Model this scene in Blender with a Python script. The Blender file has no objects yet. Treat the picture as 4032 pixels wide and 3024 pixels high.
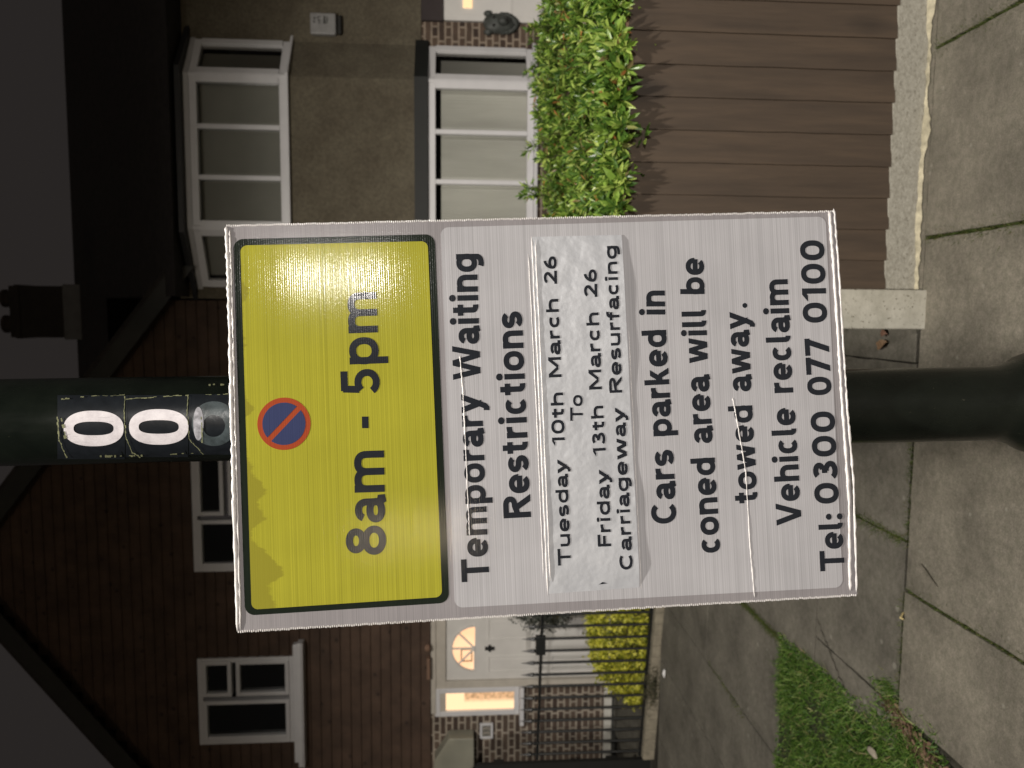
import bpy, math, random
import numpy as np
from mathutils import Vector
random.seed(7); rng = np.random.default_rng(7)
SC = bpy.context.scene; COL = SC.collection
# ---------------------------------------------------------------- camera, sky, lamps, exposure
YAW, PITCH, CAMZ, FPX = math.radians(5.3), math.radians(-4.1), 1.85, 3000.0
Fv = np.array([-math.sin(YAW)*math.cos(PITCH), math.cos(YAW)*math.cos(PITCH), math.sin(PITCH)])
Rv = np.array([math.cos(YAW), math.sin(YAW), 0.0]); Uv = np.cross(Rv, Fv); Ov = np.array([0, 0, CAMZ])
from mathutils import Matrix
cd = bpy.data.cameras.new('camera'); cam = bpy.data.objects.new('camera', cd); COL.objects.link(cam)
m = Matrix.Identity(4)
for i in range(3):                       # the phone was held sideways: the world's up is the picture's left
    m[i][0] = -Uv[i]; m[i][1] = Rv[i]; m[i][2] = -Fv[i]; m[i][3] = Ov[i]
cam.matrix_world = m
cd.sensor_fit = 'HORIZONTAL'; cd.sensor_width = 36.0; cd.lens = 36.0*FPX/4032; cd.clip_start = 0.05; cd.clip_end = 500
cd.dof.use_dof = True; cd.dof.focus_distance = 1.22; cd.dof.aperture_fstop = 5.6
SC.camera = cam
w = bpy.data.worlds.new('World'); SC.world = w; w.use_nodes = True
bg = w.node_tree.nodes['Background']; bg.inputs[0].default_value = (0.0205, 0.0178, 0.0168, 1); bg.inputs[1].default_value = 1.0
SC.view_settings.view_transform = 'Standard'; SC.view_settings.look = 'None'; SC.view_settings.exposure = 0; SC.view_settings.gamma = 1
def area_lamp(name, loc, target, power, size, color, size_y=None):
    l = bpy.data.lights.new(name, 'AREA'); l.energy = power; l.size = size; l.color = color
    if size_y: l.shape = 'RECTANGLE'; l.size_y = size_y
    o = bpy.data.objects.new(name, l); COL.objects.link(o); o.location = loc
    o.rotation_euler = (Vector(target)-Vector(loc)).to_track_quat('-Z', 'Y').to_euler(); return o
def road_lamp(name, loc, power, radius, color, stops):      # road lantern: batwing spread, cut off towards the horizontal
    l = bpy.data.lights.new(name, 'POINT'); l.energy = power; l.shadow_soft_size = radius; l.color = color; l.use_nodes = True
    N, L = l.node_tree.nodes, l.node_tree.links; e = N['Emission']; g = N.new('ShaderNodeTexCoord'); s = N.new('ShaderNodeSeparateXYZ'); L.new(g.outputs['Normal'], s.inputs[0])
    ng = N.new('ShaderNodeMath'); ng.operation = 'MULTIPLY'; ng.inputs[1].default_value = -1; L.new(s.outputs[2], ng.inputs[0])   # 1 straight down, 0 level
    r = N.new('ShaderNodeValToRGB'); L.new(ng.outputs[0], r.inputs[0]); el = r.color_ramp.elements
    el[0].position = 0.0; el[0].color = (stops[0],)*3+(1,); el[1].position = 1.0; el[1].color = (stops[-1],)*3+(1,)
    for p, v in stops[1:-1]: q = el.new(p); q.color = (v, v, v, 1)
    L.new(r.outputs[0], e.inputs['Strength']); o = bpy.data.objects.new(name, l); COL.objects.link(o); o.location = loc; return o
road_lamp('street_or_window_light', (-0.10, 0.25, 5.75), 1900, 0.09, (1.0, 0.94, 0.85), (.003, (.08, .016), (.13, .05), (.19, .16), (.26, .52), (.40, .90), (.66, .66), .50))
road_lamp('street_or_window_light', (6.2, -18.2, 5.35), 9000, 0.30, (1.0, 0.94, 0.88), (.006, (.06, .05), (.11, .30), (.155, .85), (.20, 1.0), (.6, .8), .5))
area_lamp('street_or_window_light', (-0.95, -24.0, 3.7), (0, 0, 1.5), 340, 1.3, (1.0, 0.80, 0.55), 0.8)  # stands for an unseen lit window across the road, not a street lamp

# ---------------------------------------------------------------- helpers
def ray(X, Y): return Fv + Rv*(1512-Y)/FPX + Uv*(2016-X)/FPX
def onz(X, Y, z=0.0):
    d = ray(X, Y); return Ov + d*(z-CAMZ)/d[2]
def ony(X, Y, y):
    d = ray(X, Y); return Ov + d*y/d[1]
def tag(o, label=None, cat=None, group=None, kind=None):
    for k, v in (('label', label), ('category', cat), ('group', group), ('kind', kind)):
        if v: o[k] = v
    return o
def thing(name, loc, label, cat, group=None):
    o = bpy.data.objects.new(name, None); o.empty_display_size = 0.1; COL.objects.link(o); o.location = loc
    return tag(o, label, cat, group)
class MB:
    def __init__(s): s.v = []; s.f = []
    def add(s, vs, fs):
        n = len(s.v); s.v += [tuple(map(float, v)) for v in vs]; s.f += [tuple(n+i for i in f) for f in fs]; return s
    def box(s, x0, x1, y0, y1, z0, z1):
        return s.add([(x0,y0,z0),(x1,y0,z0),(x1,y1,z0),(x0,y1,z0),(x0,y0,z1),(x1,y0,z1),(x1,y1,z1),(x0,y1,z1)],
                     [(3,2,1,0),(4,5,6,7),(0,1,5,4),(1,2,6,5),(2,3,7,6),(3,0,4,7)])
    def obox(s, c, ax, ay, az):           # oriented box: centre and three half-axis vectors
        c, ax, ay, az = map(np.array, (c, ax, ay, az)); vs = []
        for k in (-1, 1):
            for (i, j) in ((-1,-1),(1,-1),(1,1),(-1,1)): vs.append(c+ax*i+ay*j+az*k)
        return s.add(vs, [(3,2,1,0),(4,5,6,7),(0,1,5,4),(1,2,6,5),(2,3,7,6),(3,0,4,7)])
    def prism(s, pts, off):               # polygon (3-D points) swept by the vector off
        n = len(pts); off = np.array(off); P = [np.array(p, float) for p in pts]
        return s.add(P+[p+off for p in P], [tuple(range(n))[::-1], tuple(range(n, 2*n))]+[(i, (i+1) % n, n+(i+1) % n, n+i) for i in range(n)])
    def quad(s, a, b, c, d): return s.add([a, b, c, d], [(0, 1, 2, 3)])
    def lathe(s, prof, cx, cy, n=32, axis=None, cap=True):
        ax = axis or (lambda z: (cx, cy)); vs = []; fs = []
        for (r, z) in prof:
            x0, y0 = ax(z)
            for i in range(n): a = 2*math.pi*i/n; vs.append((x0+r*math.cos(a), y0+r*math.sin(a), z))
        for k in range(len(prof)-1):
            for i in range(n): j = (i+1) % n; fs.append((k*n+i, k*n+j, (k+1)*n+j, (k+1)*n+i))
        if cap: fs += [tuple(range(n))[::-1], tuple((len(prof)-1)*n+i for i in range(n))]
        return s.add(vs, fs)
    def tube(s, pts, r, n=8):
        P = [Vector(p) for p in pts]; vs = []; fs = []
        rr = r if isinstance(r, (list, tuple)) else [r]*len(P)
        for i, p in enumerate(P):
            d = (P[min(i+1, len(P)-1)]-P[max(i-1, 0)]).normalized()
            u = d.orthogonal().normalized() if abs(d.z) > .9 else d.cross(Vector((0,0,1))).normalized(); v = d.cross(u)
            for k in range(n):
                a = 2*math.pi*k/n; vs.append(p+(u*math.cos(a)+v*math.sin(a))*rr[i])
        for i in range(len(P)-1):
            for k in range(n): j = (k+1) % n; fs.append((i*n+k, i*n+j, (i+1)*n+j, (i+1)*n+k))
        fs += [tuple(range(n))[::-1], tuple((len(P)-1)*n+k for k in range(n))]
        return s.add(vs, fs)
    def build(s, name, mat, parent=None, smooth=False, bevel=0, recalc=False):
        off = np.array(parent_world(parent)) if parent else np.zeros(3)
        me = bpy.data.meshes.new(name)
        me.from_pydata([tuple(np.array(v)-off) for v in s.v] if parent else s.v, [], s.f)
        o = bpy.data.objects.new(name, me); COL.objects.link(o)
        if isinstance(mat, (list, tuple)):
            for q in mat: me.materials.append(q)
        else: me.materials.append(mat)
        if smooth: me.polygons.foreach_set('use_smooth', [True]*len(me.polygons))
        if parent: o.parent = parent
        if recalc:
            import bmesh
            b = bmesh.new(); b.from_mesh(me); bmesh.ops.recalc_face_normals(b, faces=b.faces); b.to_mesh(me); b.free()
        if bevel:
            q = o.modifiers.new('bevel', 'BEVEL'); q.width = bevel; q.segments = 2; q.limit_method = 'ANGLE'
        return o
def parent_world(p):
    v = Vector((0, 0, 0))
    while p is not None: v += p.location; p = p.parent
    return v
# ---------------------------------------------------------------- materials
def new_mat(name):
    M = bpy.data.materials.new(name); M.use_nodes = True; return M, M.node_tree.nodes, M.node_tree.links, M.node_tree.nodes['Principled BSDF']
def ramp(N, L, src, stops):
    r = N.new('ShaderNodeValToRGB'); L.new(src, r.inputs[0]); e = r.color_ramp.elements
    e[0].position, e[0].color = stops[0][0], (*stops[0][1], 1); e[1].position, e[1].color = stops[-1][0], (*stops[-1][1], 1)
    for p, c in stops[1:-1]: q = e.new(p); q.color = (*c, 1)
    return r.outputs[0]
def pos(N, L, scale=(1, 1, 1), rot=(0, 0, 0)):
    g = N.new('ShaderNodeNewGeometry'); mp = N.new('ShaderNodeMapping'); L.new(g.outputs['Position'], mp.inputs[0])
    mp.inputs['Scale'].default_value = scale; mp.inputs['Rotation'].default_value = rot; return mp.outputs[0]
def noise(N, L, vec, scale, detail=4, rough=.55):
    n = N.new('ShaderNodeTexNoise'); L.new(vec, n.inputs[0]); n.inputs['Scale'].default_value = scale
    n.inputs['Detail'].default_value = detail; n.inputs['Roughness'].default_value = rough; return n.outputs[0]
def mix(N, L, a, b, fac, mode='MIX'):
    x = N.new('ShaderNodeMix'); x.data_type = 'RGBA'; x.blend_type = mode
    for s, v in ((6, a), (7, b), (0, fac)):
        if isinstance(v, (int, float)): x.inputs[s].default_value = v
        elif isinstance(v, tuple): x.inputs[s].default_value = (*v, 1)
        else: L.new(v, x.inputs[s])
    return x.outputs[2]
def bump(N, L, h, bs, strength=.3, dist=.01, prev=None):
    b = N.new('ShaderNodeBump'); L.new(h, b.inputs['Height']); b.inputs['Strength'].default_value = strength; b.inputs['Distance'].default_value = dist
    if prev: L.new(prev, b.inputs['Normal'])
    L.new(b.outputs[0], bs.inputs['Normal']); return b.outputs[0]
def plain(name, c, rough=.5, var=.15, scale=8, bmp=0, bscale=60, spec=.5, metal=0, vscale=(1, 1, 1)):
    M, N, L, B = new_mat(name); v = pos(N, L, vscale)
    lo = tuple(x*(1-var) for x in c); hi = tuple(min(1, x*(1+var)) for x in c)
    L.new(ramp(N, L, noise(N, L, v, scale), [(.3, lo), (.7, hi)]), B.inputs['Base Color'])
    B.inputs['Roughness'].default_value = rough; B.inputs['Specular IOR Level'].default_value = spec; B.inputs['Metallic'].default_value = metal
    if bmp: bump(N, L, noise(N, L, v, bscale), B, bmp, .003)
    return M
def emit(name, c, s):
    M, N, L, B = new_mat(name); B.inputs['Base Color'].default_value = (.1, .08, .06, 1)
    B.inputs['Emission Color'].default_value = (*c, 1); B.inputs['Emission Strength'].default_value = s; return M
def glass(name, tint=(.88, .88, .87)):
    M = bpy.data.materials.new(name); M.use_nodes = True; N = M.node_tree.nodes; L = M.node_tree.links; N.clear()
    o = N.new('ShaderNodeOutputMaterial'); t = N.new('ShaderNodeBsdfTransparent'); g = N.new('ShaderNodeBsdfGlossy'); x = N.new('ShaderNodeMixShader'); f = N.new('ShaderNodeFresnel')
    t.inputs[0].default_value = (*tint, 1); g.inputs['Roughness'].default_value = .02; f.inputs[0].default_value = 1.5
    L.new(f.outputs[0], x.inputs[0]); L.new(t.outputs[0], x.inputs[1]); L.new(g.outputs[0], x.inputs[2]); L.new(x.outputs[0], o.inputs[0]); return M
def brick_mat(name, dark, light, mortar, w=.225, h=.0735, ms=.012, offset=(0, 0)):
    M, N, L, B = new_mat(name); g = N.new('ShaderNodeNewGeometry'); s = N.new('ShaderNodeSeparateXYZ'); c = N.new('ShaderNodeCombineXYZ')
    L.new(g.outputs['Position'], s.inputs[0]); L.new(s.outputs[0], c.inputs[0]); L.new(s.outputs[2], c.inputs[1])
    b = N.new('ShaderNodeTexBrick'); nz = noise(N, L, g.outputs['Position'], 9, 3)
    a = N.new('ShaderNodeVectorMath'); a.operation = 'ADD'; L.new(c.outputs[0], a.inputs[0])
    nc = N.new('ShaderNodeTexNoise'); L.new(g.outputs['Position'], nc.inputs[0]); nc.inputs['Scale'].default_value = 14
    sc = N.new('ShaderNodeVectorMath'); sc.operation = 'SCALE'; L.new(nc.outputs[1], sc.inputs[0]); sc.inputs['Scale'].default_value = .006
    L.new(sc.outputs[0], a.inputs[1]); L.new(a.outputs[0], b.inputs[0])
    b.inputs['Scale'].default_value = 1; b.inputs['Brick Width'].default_value = w; b.inputs['Row Height'].default_value = h
    b.inputs['Mortar Size'].default_value = ms; b.inputs['Mortar Smooth'].default_value = .25; b.inputs['Bias'].default_value = 0
    b.inputs['Color1'].default_value = (*dark, 1); b.inputs['Color2'].default_value = (*light, 1); b.inputs['Mortar'].default_value = (*mortar, 1)
    b.offset = .5; b.squash = .48; b.squash_frequency = 2
    L.new(mix(N, L, b.outputs[0], ramp(N, L, nz, [(.3, (.75,)*3), (.7, (1.15,)*3)]), 1.0, 'MULTIPLY'), B.inputs['Base Color'])
    B.inputs['Roughness'].default_value = .9
    inv = N.new('ShaderNodeMath'); inv.operation = 'SUBTRACT'; inv.inputs[0].default_value = 1; L.new(b.outputs['Fac'], inv.inputs[1])
    n1 = bump(N, L, inv.outputs[0], B, .6, .008); bump(N, L, noise(N, L, g.outputs['Position'], 90), B, .3, .003, n1); return M
def leaf_mat(name, stops, rough=.42, transl=.25):
    M, N, L, B = new_mat(name); g = N.new('ShaderNodeNewGeometry')
    col = ramp(N, L, g.outputs['Random Per Island'], stops)
    L.new(col, B.inputs['Base Color']); B.inputs['Roughness'].default_value = rough
    t = N.new('ShaderNodeBsdfTranslucent'); L.new(col, t.inputs[0]); x = N.new('ShaderNodeMixShader'); x.inputs[0].default_value = transl
    L.new(B.outputs[0], x.inputs[1]); L.new(t.outputs[0], x.inputs[2]); L.new(x.outputs[0], N['Material Output'].inputs[0]); return M

# ================================================================= GROUND
M_soil = plain('soil', (.035, .030, .022), .95, .4, 6, .8, 40)
MB().box(-60, 60, -40, 90, -.5, -.04).build('ground', M_soil); bpy.data.objects['ground']['kind'] = 'structure'
def slab_mat(name, c, spots=.35, vs=17):
    M, N, L, B = new_mat(name); v = pos(N, L)
    base = ramp(N, L, noise(N, L, v, 3.2, 6, .6), [(.28, tuple(x*.66 for x in c)), (.5, c), (.74, tuple(x*1.32 for x in c))])
    fine = ramp(N, L, noise(N, L, v, 170, 3, .7), [(.32, (.66,)*3), (.55, (1.0,)*3), (.75, (1.34,)*3)])
    col = mix(N, L, base, fine, .85, 'MULTIPLY')
    mid = ramp(N, L, noise(N, L, v, 34, 4, .6), [(.35, (.78, .8, .74)), (.65, (1.12, 1.1, 1.08))]); col = mix(N, L, col, mid, .8, 'MULTIPLY')
    vo = N.new('ShaderNodeTexVoronoi'); L.new(v, vo.inputs[0]); vo.inputs['Scale'].default_value = vs
    sp = ramp(N, L, vo.outputs['Distance'], [(.0, (1, 1, 1)), (.10, (1, 1, 1)), (.16, (0, 0, 0))])
    gate = ramp(N, L, vo.outputs['Color'], [(.60, (0, 0, 0)), (.72, (spots,)*3)])
    f = N.new('ShaderNodeMath'); f.operation = 'MULTIPLY'; L.new(sp, f.inputs[0]); L.new(gate, f.inputs[1])
    col = mix(N, L, col, (.40, .38, .33), f.outputs[0]); L.new(col, B.inputs['Base Color'])
    B.inputs['Roughness'].default_value = .82; B.inputs['Specular IOR Level'].default_value = .35
    n1 = bump(N, L, noise(N, L, v, 140, 4), B, .45, .004); bump(N, L, noise(N, L, v, 12, 3), B, .3, .012, n1); return M
M_slab = slab_mat('concrete_slab', (.230, .210, .174)); M_slab_d = slab_mat('dark_slab', (.180, .167, .142), .42, 9)
M_slab_m = slab_mat('grey_slab', (.17, .165, .14), .45)
M_bed = plain('bedding', (.045, .042, .03), .95, .35, 30, .8, 90)
tag(MB().box(-8, 4, -6, 2.945, -.038, -.022).build('pavement_bed', M_bed), kind='structure')
def slabs(name, xs, ys, mat, gap=.010, top=0.0, jit=.003, skip=None, bev=.004):
    b = MB()
    for i in range(len(xs)-1):
        for j in range(len(ys)-1):
            if skip and skip(i, j): continue
            g = gap/2; dz = random.uniform(-jit, jit); x0, x1, y0, y1 = xs[i]+g, xs[i+1]-g, ys[j]+g, ys[j+1]-g
            n = 14; P = []
            for (a, c) in (((x0, y0), (x1, y0)), ((x1, y0), (x1, y1)), ((x1, y1), (x0, y1)), ((x0, y1), (x0, y0))):
                for k in range(n):
                    t = k/n; P.append((a[0]+(c[0]-a[0])*t+random.uniform(-.0022, .0022), a[1]+(c[1]-a[1])*t+random.uniform(-.0022, .0022), top+dz-.05))
            b.prism(P, (0, 0, .05))
    o = b.build(name, mat, bevel=bev); tag(o, kind='structure'); return o
slabs('pavement', [-1.655, -1.131, -.41, .309, 1.035, 1.76, 2.5, 3.2], [-2.4, -1.2, 0, 1.2, 2.06, 2.947], M_slab, .013)
slabs('pavement', [-1.845, -1.66, -.931, -.19], [2.957, 3.70], M_slab_d, .010, -.006, bev=0)
slabs('path', [-1.86, -.931, .02], [3.703, 4.75, 5.6, 6.55, 7.6], M_slab_d, .010, -.006, bev=0)
slabs('path', [-4.9, -3.9, -3.15, -2.58, -1.873], [4.09, 5.37, 6.62], M_slab_d, .012, -.008, bev=0)
tag(MB().box(-.187, .0, 2.975, 8.0, -.05, -.008).build('path', M_slab_d), kind='structure')
slabs('driveway', [-8.5, -6.5, -4.9], [4.09, 5.37, 6.62], M_slab_d, .012, -.008, bev=0)
tag(MB().box(-9, -4.9, -6, 4.05, -.04, -.012).build('driveway', M_slab_m), kind='structure')
tag(MB().box(-14, 14, -16, -2.45, -.12, -.10).build('road', plain('asphalt', (.05, .05, .05), .85, .3, 12, .6, 120)), kind='structure')
tag(MB().box(-9, 4, -2.6, -2.42, -.12, -.004).build('kerb', plain('kerb_stone', (.2, .19, .17), .85, .2, 20, .4, 90)), kind='structure')
# moss growing in the joints (stuff)
def tufts(name, mat, segs, n, hgt, wid, spread, base=-.018, tilt=.6, seed=1, zt=0.0):
    r = np.random.default_rng(seed); b = MB()
    for (p, q, k) in segs:
        for _ in range(int(n*k)):
            t = r.random(); c = np.array(p)*(1-t)+np.array(q)*t
            x = c[0]+r.normal(0, spread); y = c[1]+r.normal(0, spread); h = hgt*r.uniform(.5, 1.3); a = r.uniform(0, 6.28)
            d = np.array([math.cos(a), math.sin(a)])*wid*r.uniform(.5, 1); lean = r.normal(0, tilt, 2)*h
            b.add([(x-d[0], y-d[1], base), (x+d[0], y+d[1], base), (x+lean[0], y+lean[1], base+h)], [(0, 1, 2)])
    return b.build(name, mat)
M_moss = leaf_mat('moss', [(0, (.035, .055, .008)), (.5, (.065, .10, .014)), (.8, (.11, .13, .03)), (1, (.13, .10, .045))], .8, .1)
tag(tufts('moss', M_moss, [((1.04, 2.93), (1.025, 2.3), 1.5), ((.312, 2.93), (.30, 2.3), 1.0), ((-1.131, 2.93), (-1.132, 2.1), .9), ((-.93, 3.5), (-.932, 2.97), .7),
     ((-.3, 2.955), (-.95, 2.955), .3), ((-1.15, 2.953), (-1.65, 2.953), .3), ((-1.87, 4.85), (-1.86, 4.1), 1.6), ((-1.84, 5.6), (-1.87, 4.8), .3), ((-2.56, 5.3), (-2.6, 4.6), .2)], 1700, .020, .0035, .0055, tilt=1.0), kind='stuff')
# small cracks across two slabs: thin dark grooves filled with dirt
M_dirt = plain('dirt', (.028, .024, .016), .95, .3, 50)
def crack(a, b_, n=14, w0=.003, amp=.007, z=-.0005):
    P = []; a = np.array(a); b_ = np.array(b_); d = (b_-a); nn = np.array([-d[1], d[0]])/np.linalg.norm(d); up = []; lo = []
    off = 0
    for i in range(n+1):
        off = off*.6+random.uniform(-amp, amp); c = a+d*i/n+nn*off*(0 < i < n); ww = w0*random.uniform(.4, 1.2)
        up.append((*(c+nn*ww), z)); lo.append((*(c-nn*ww), z))
    b = MB()
    for i in range(n): b.quad(lo[i], lo[i+1], up[i+1], up[i])
    return b
cr = MB()
for p in [((-1.558, 3.676), (-1.72, 3.47)), ((-1.72, 3.47), (-1.79, 3.36)), ((-1.1, 5.0), (-1.7, 5.2))]:
    q = crack(*p); cr.add(q.v, q.f)
tag(cr.build('pavement_crack', M_dirt), kind='structure')
# grass verge
M_grass = leaf_mat('grass_blade', [(0, (.035, .10, .012)), (.45, (.10, .21, .03)), (.85, (.22, .35, .07)), (.95, (.36, .43, .15)), (1, (.40, .31, .15))], .5, .3)
tag(MB().add([(-1.80, 4.10, -.012), (-1.89, 4.13, -.012), (-4.88, 4.09, -.012), (-4.88, 2.55, -.012), (-1.70, 2.55, -.012), (-1.66, 3.06, -.012)], [(0, 1, 2, 3, 4, 5)]).build('verge_soil', plain('verge_earth', (.030, .036, .014), .95, .4, 25, .8, 60)), kind='structure')
r = np.random.default_rng(3); gb = MB()
for _ in range(26000):
    y = r.uniform(2.62, 4.12); x = -1.72-.10*(y-2.6)/1.5-1.75*r.random()**1.15
    if r.random() < .04 and y < 3.2: x = r.uniform(-1.75, -1.6)
    den = math.sin(x*9+1.3)*math.sin(y*8+.7)
    if den < -.55 and r.random() < .6: continue
    h = r.uniform(.014, .040)*(1+.35*den); a = r.uniform(0, 6.28); dx, dy = math.cos(a)*.0030, math.sin(a)*.0030
    lx, ly = r.normal(0, .75, 2)*h; base = -.012
    gb.add([(x-dx, y-dy, base), (x+dx, y+dy, base), (x+dx*.7+lx*.45, y+dy*.7+ly*.45, base+h*.6), (x-dx*.7+lx*.45, y-dy*.7+ly*.45, base+h*.6), (x+lx*1.4, y+ly*1.4, base+h*.9)],
           [(0, 1, 2, 3), (3, 2, 4)])
for _ in range(260):      # tuft at the slab corner
    x, y = r.normal(-1.60, .022), r.normal(3.02, .035); h = r.uniform(.02, .05); a = r.uniform(0, 6.28); dx, dy = math.cos(a)*.002, math.sin(a)*.002; lx, ly = r.normal(0, .5, 2)*h
    gb.add([(x-dx, y-dy, -.01), (x+dx, y+dy, -.01), (x+lx, y+ly, -.01+h)], [(0, 1, 2)])
tag(gb.build('grass', M_grass), kind='stuff')
M_bark = leaf_mat('bark_bits', [(0, (.05, .028, .015)), (.5, (.12, .07, .04)), (.9, (.26, .17, .11)), (1, (.35, .27, .2))], .85, .05)
bk = MB()
for _ in range(620):
    t = r.random(); c = np.array([-1.655, 3.02])*(1-t)+np.array([-1.80, 2.60])*t; x = c[0]+r.normal(0, .022+.012*t); y = c[1]+r.normal(0, .02); z = r.uniform(-.008, .012)
    a = r.uniform(0, 6.28); l_ = r.uniform(.004, .015); wv = r.uniform(.002, .005); d = np.array([math.cos(a), math.sin(a), r.normal(0, .3)])*l_; e = np.array([-math.sin(a), math.cos(a), r.normal(0, .4)])*wv
    bk.obox((x, y, z), d, e, (0, 0, .0012))
tag(bk.build('leaf_litter', M_bark), kind='stuff')
def blob(c, rx, ry, rz, seed, n=10, m=7, amp=.25):
    q = np.random.default_rng(seed); ph = q.uniform(0, 6.28, 4); vs = []; fs = []
    for j in range(m+1):
        th = math.pi*j/m
        for i in range(n):
            a = 2*math.pi*i/n; k = 1+amp*(.5*math.sin(2*a+ph[0])+.3*math.sin(3*a+ph[1]+2*th)+.3*math.sin(3*th+ph[2]))
            vs.append((c[0]+rx*k*math.sin(th)*math.cos(a), c[1]+ry*k*math.sin(th)*math.sin(a), c[2]+rz*k*math.cos(th)))
    for j in range(m):
        for i in range(n): i2 = (i+1) % n; fs.append((j*n+i, (j+1)*n+i, (j+1)*n+i2, j*n+i2))
    b = MB(); b.add(vs, fs); return b
p = onz(3437, 2962, .01); tag(blob((p[0], p[1], .012), .020, .034, .014, 5).build('stone', plain('pale_stone', (.34, .30, .24), .9, .2, 60, .4, 90), smooth=True), 'pale flat stone lying in the grass verge', 'stone')
p = onz(2620, 2652, .0); tag(blob((p[0], p[1], .012), .035, .018, .012, 8, amp=.4).build('paper_scrap', plain('white_paper', (.8, .8, .8), .6, .05), smooth=True), 'scrap of crumpled white paper lying below the iron railings', 'litter')
tag(MB().tube([(-.984, 2.843, .002), (-1.0, 2.80, .004), (-1.02, 2.765, .003), (-1.038, 2.729, .003)], [.001, .0022, .0022, .001], 6).build('twig', plain('dark_twig', (.05, .045, .03), .8)), 'thin dark twig lying on the pale paving slab', 'twig')
def dead_leaf(X, Y, l_, wv, ang, label, c):
    p = onz(X, Y, .01); b = MB(); n = 8; vs = []; fs = []
    for i in range(n+1):
        t = i/n; s = math.sin(math.pi*t)**.7*(1+.25*math.sin(9*t)); 
        for k in (-1, -.4, .4, 1):
            x = (t-.5)*l_; y = k*wv*s; z = .004+abs(k)**2*.012*s+.006*math.sin(5*t+k)
            vs.append((p[0]+x*math.cos(ang)-y*math.sin(ang), p[1]+x*math.sin(ang)+y*math.cos(ang), z+.004))
    for i in range(n):
        for k in range(3): fs.append((i*4+k, i*4+k+1, i*4+5+k, i*4+4+k))
    b.add(vs, fs); o = b.build('dead_leaf', plain('dry_leaf', c, .7, .35, 60), smooth=True); return tag(o, label, 'dead leaf', 'dead leaves fallen on the ground')
dead_leaf(3470, 1358, .085, .020, 1.9, 'larger curled tan dead leaf on the dark ground between lamp post and fence post', (.30, .19, .11))
dead_leaf(3478, 1308, .050, .018, 1.2, 'smaller reddish brown dead leaf touching the concrete fence post', (.22, .12, .08))
dead_leaf(3556, 2425, .030, .007, .3, 'tiny pale yellow leaf in the joint between two paving slabs', (.55, .45, .22))

# ================================================================= FENCE (brown featheredge boards over a concrete gravel board)
M_board, N, L, B = new_mat('brown_boards')
v = pos(N, L, (1, 1, .09)); c = ramp(N, L, noise(N, L, v, 26, 5, .6), [(.3, (.052, .036, .024)), (.5, (.068, .047, .031)), (.78, (.094, .064, .041))])
kn = N.new('ShaderNodeTexVoronoi'); L.new(pos(N, L, (1, 1, .45)), kn.inputs[0]); kn.inputs['Scale'].default_value = 3.4
k2 = ramp(N, L, kn.outputs['Distance'], [(.07, (.38,)*3), (.20, (1, 1, 1))]); L.new(mix(N, L, c, k2, .8, 'MULTIPLY'), B.inputs['Base Color'])
B.inputs['Roughness'].default_value = .72; n1 = bump(N, L, noise(N, L, v, 60, 4), B, .5, .004); bump(N, L, kn.outputs['Distance'], B, .25, .03, n1)
M_rail = plain('weathered_rail', (.30, .19, .13), .8, .3, 30, .5, 60)
M_conc, N, L, B = new_mat('gravel_board'); v = pos(N, L)
c = ramp(N, L, noise(N, L, v, 60, 6, .7), [(.3, (.26, .245, .205)), (.5, (.345, .33, .28)), (.72, (.43, .415, .36))])
st = ramp(N, L, noise(N, L, pos(N, L, (1, 1, 2)), 55, 3, .6), [(.60, (1, 1, 1)), (.68, (.42, .4, .36))]); L.new(mix(N, L, c, st, .7, 'MULTIPLY'), B.inputs['Base Color'])
B.inputs['Roughness'].default_value = .9; bump(N, L, noise(N, L, v, 75, 5), B, .8, .006)
M_post, N, L, B = new_mat('post_concrete'); v = pos(N, L)
c = ramp(N, L, noise(N, L, v, 16, 5, .6), [(.3, (.36, .345, .285)), (.7, (.52, .50, .43))])
pit = ramp(N, L, noise(N, L, v, 85, 2, .5), [(.66, (1, 1, 1)), (.71, (.35, .33, .28))]); L.new(mix(N, L, c, pit, 1.0, 'MULTIPLY'), B.inputs['Base Color'])
B.inputs['Roughness'].default_value = .85; bump(N, L, noise(N, L, v, 85, 2, .5), B, .5, .004)
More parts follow.
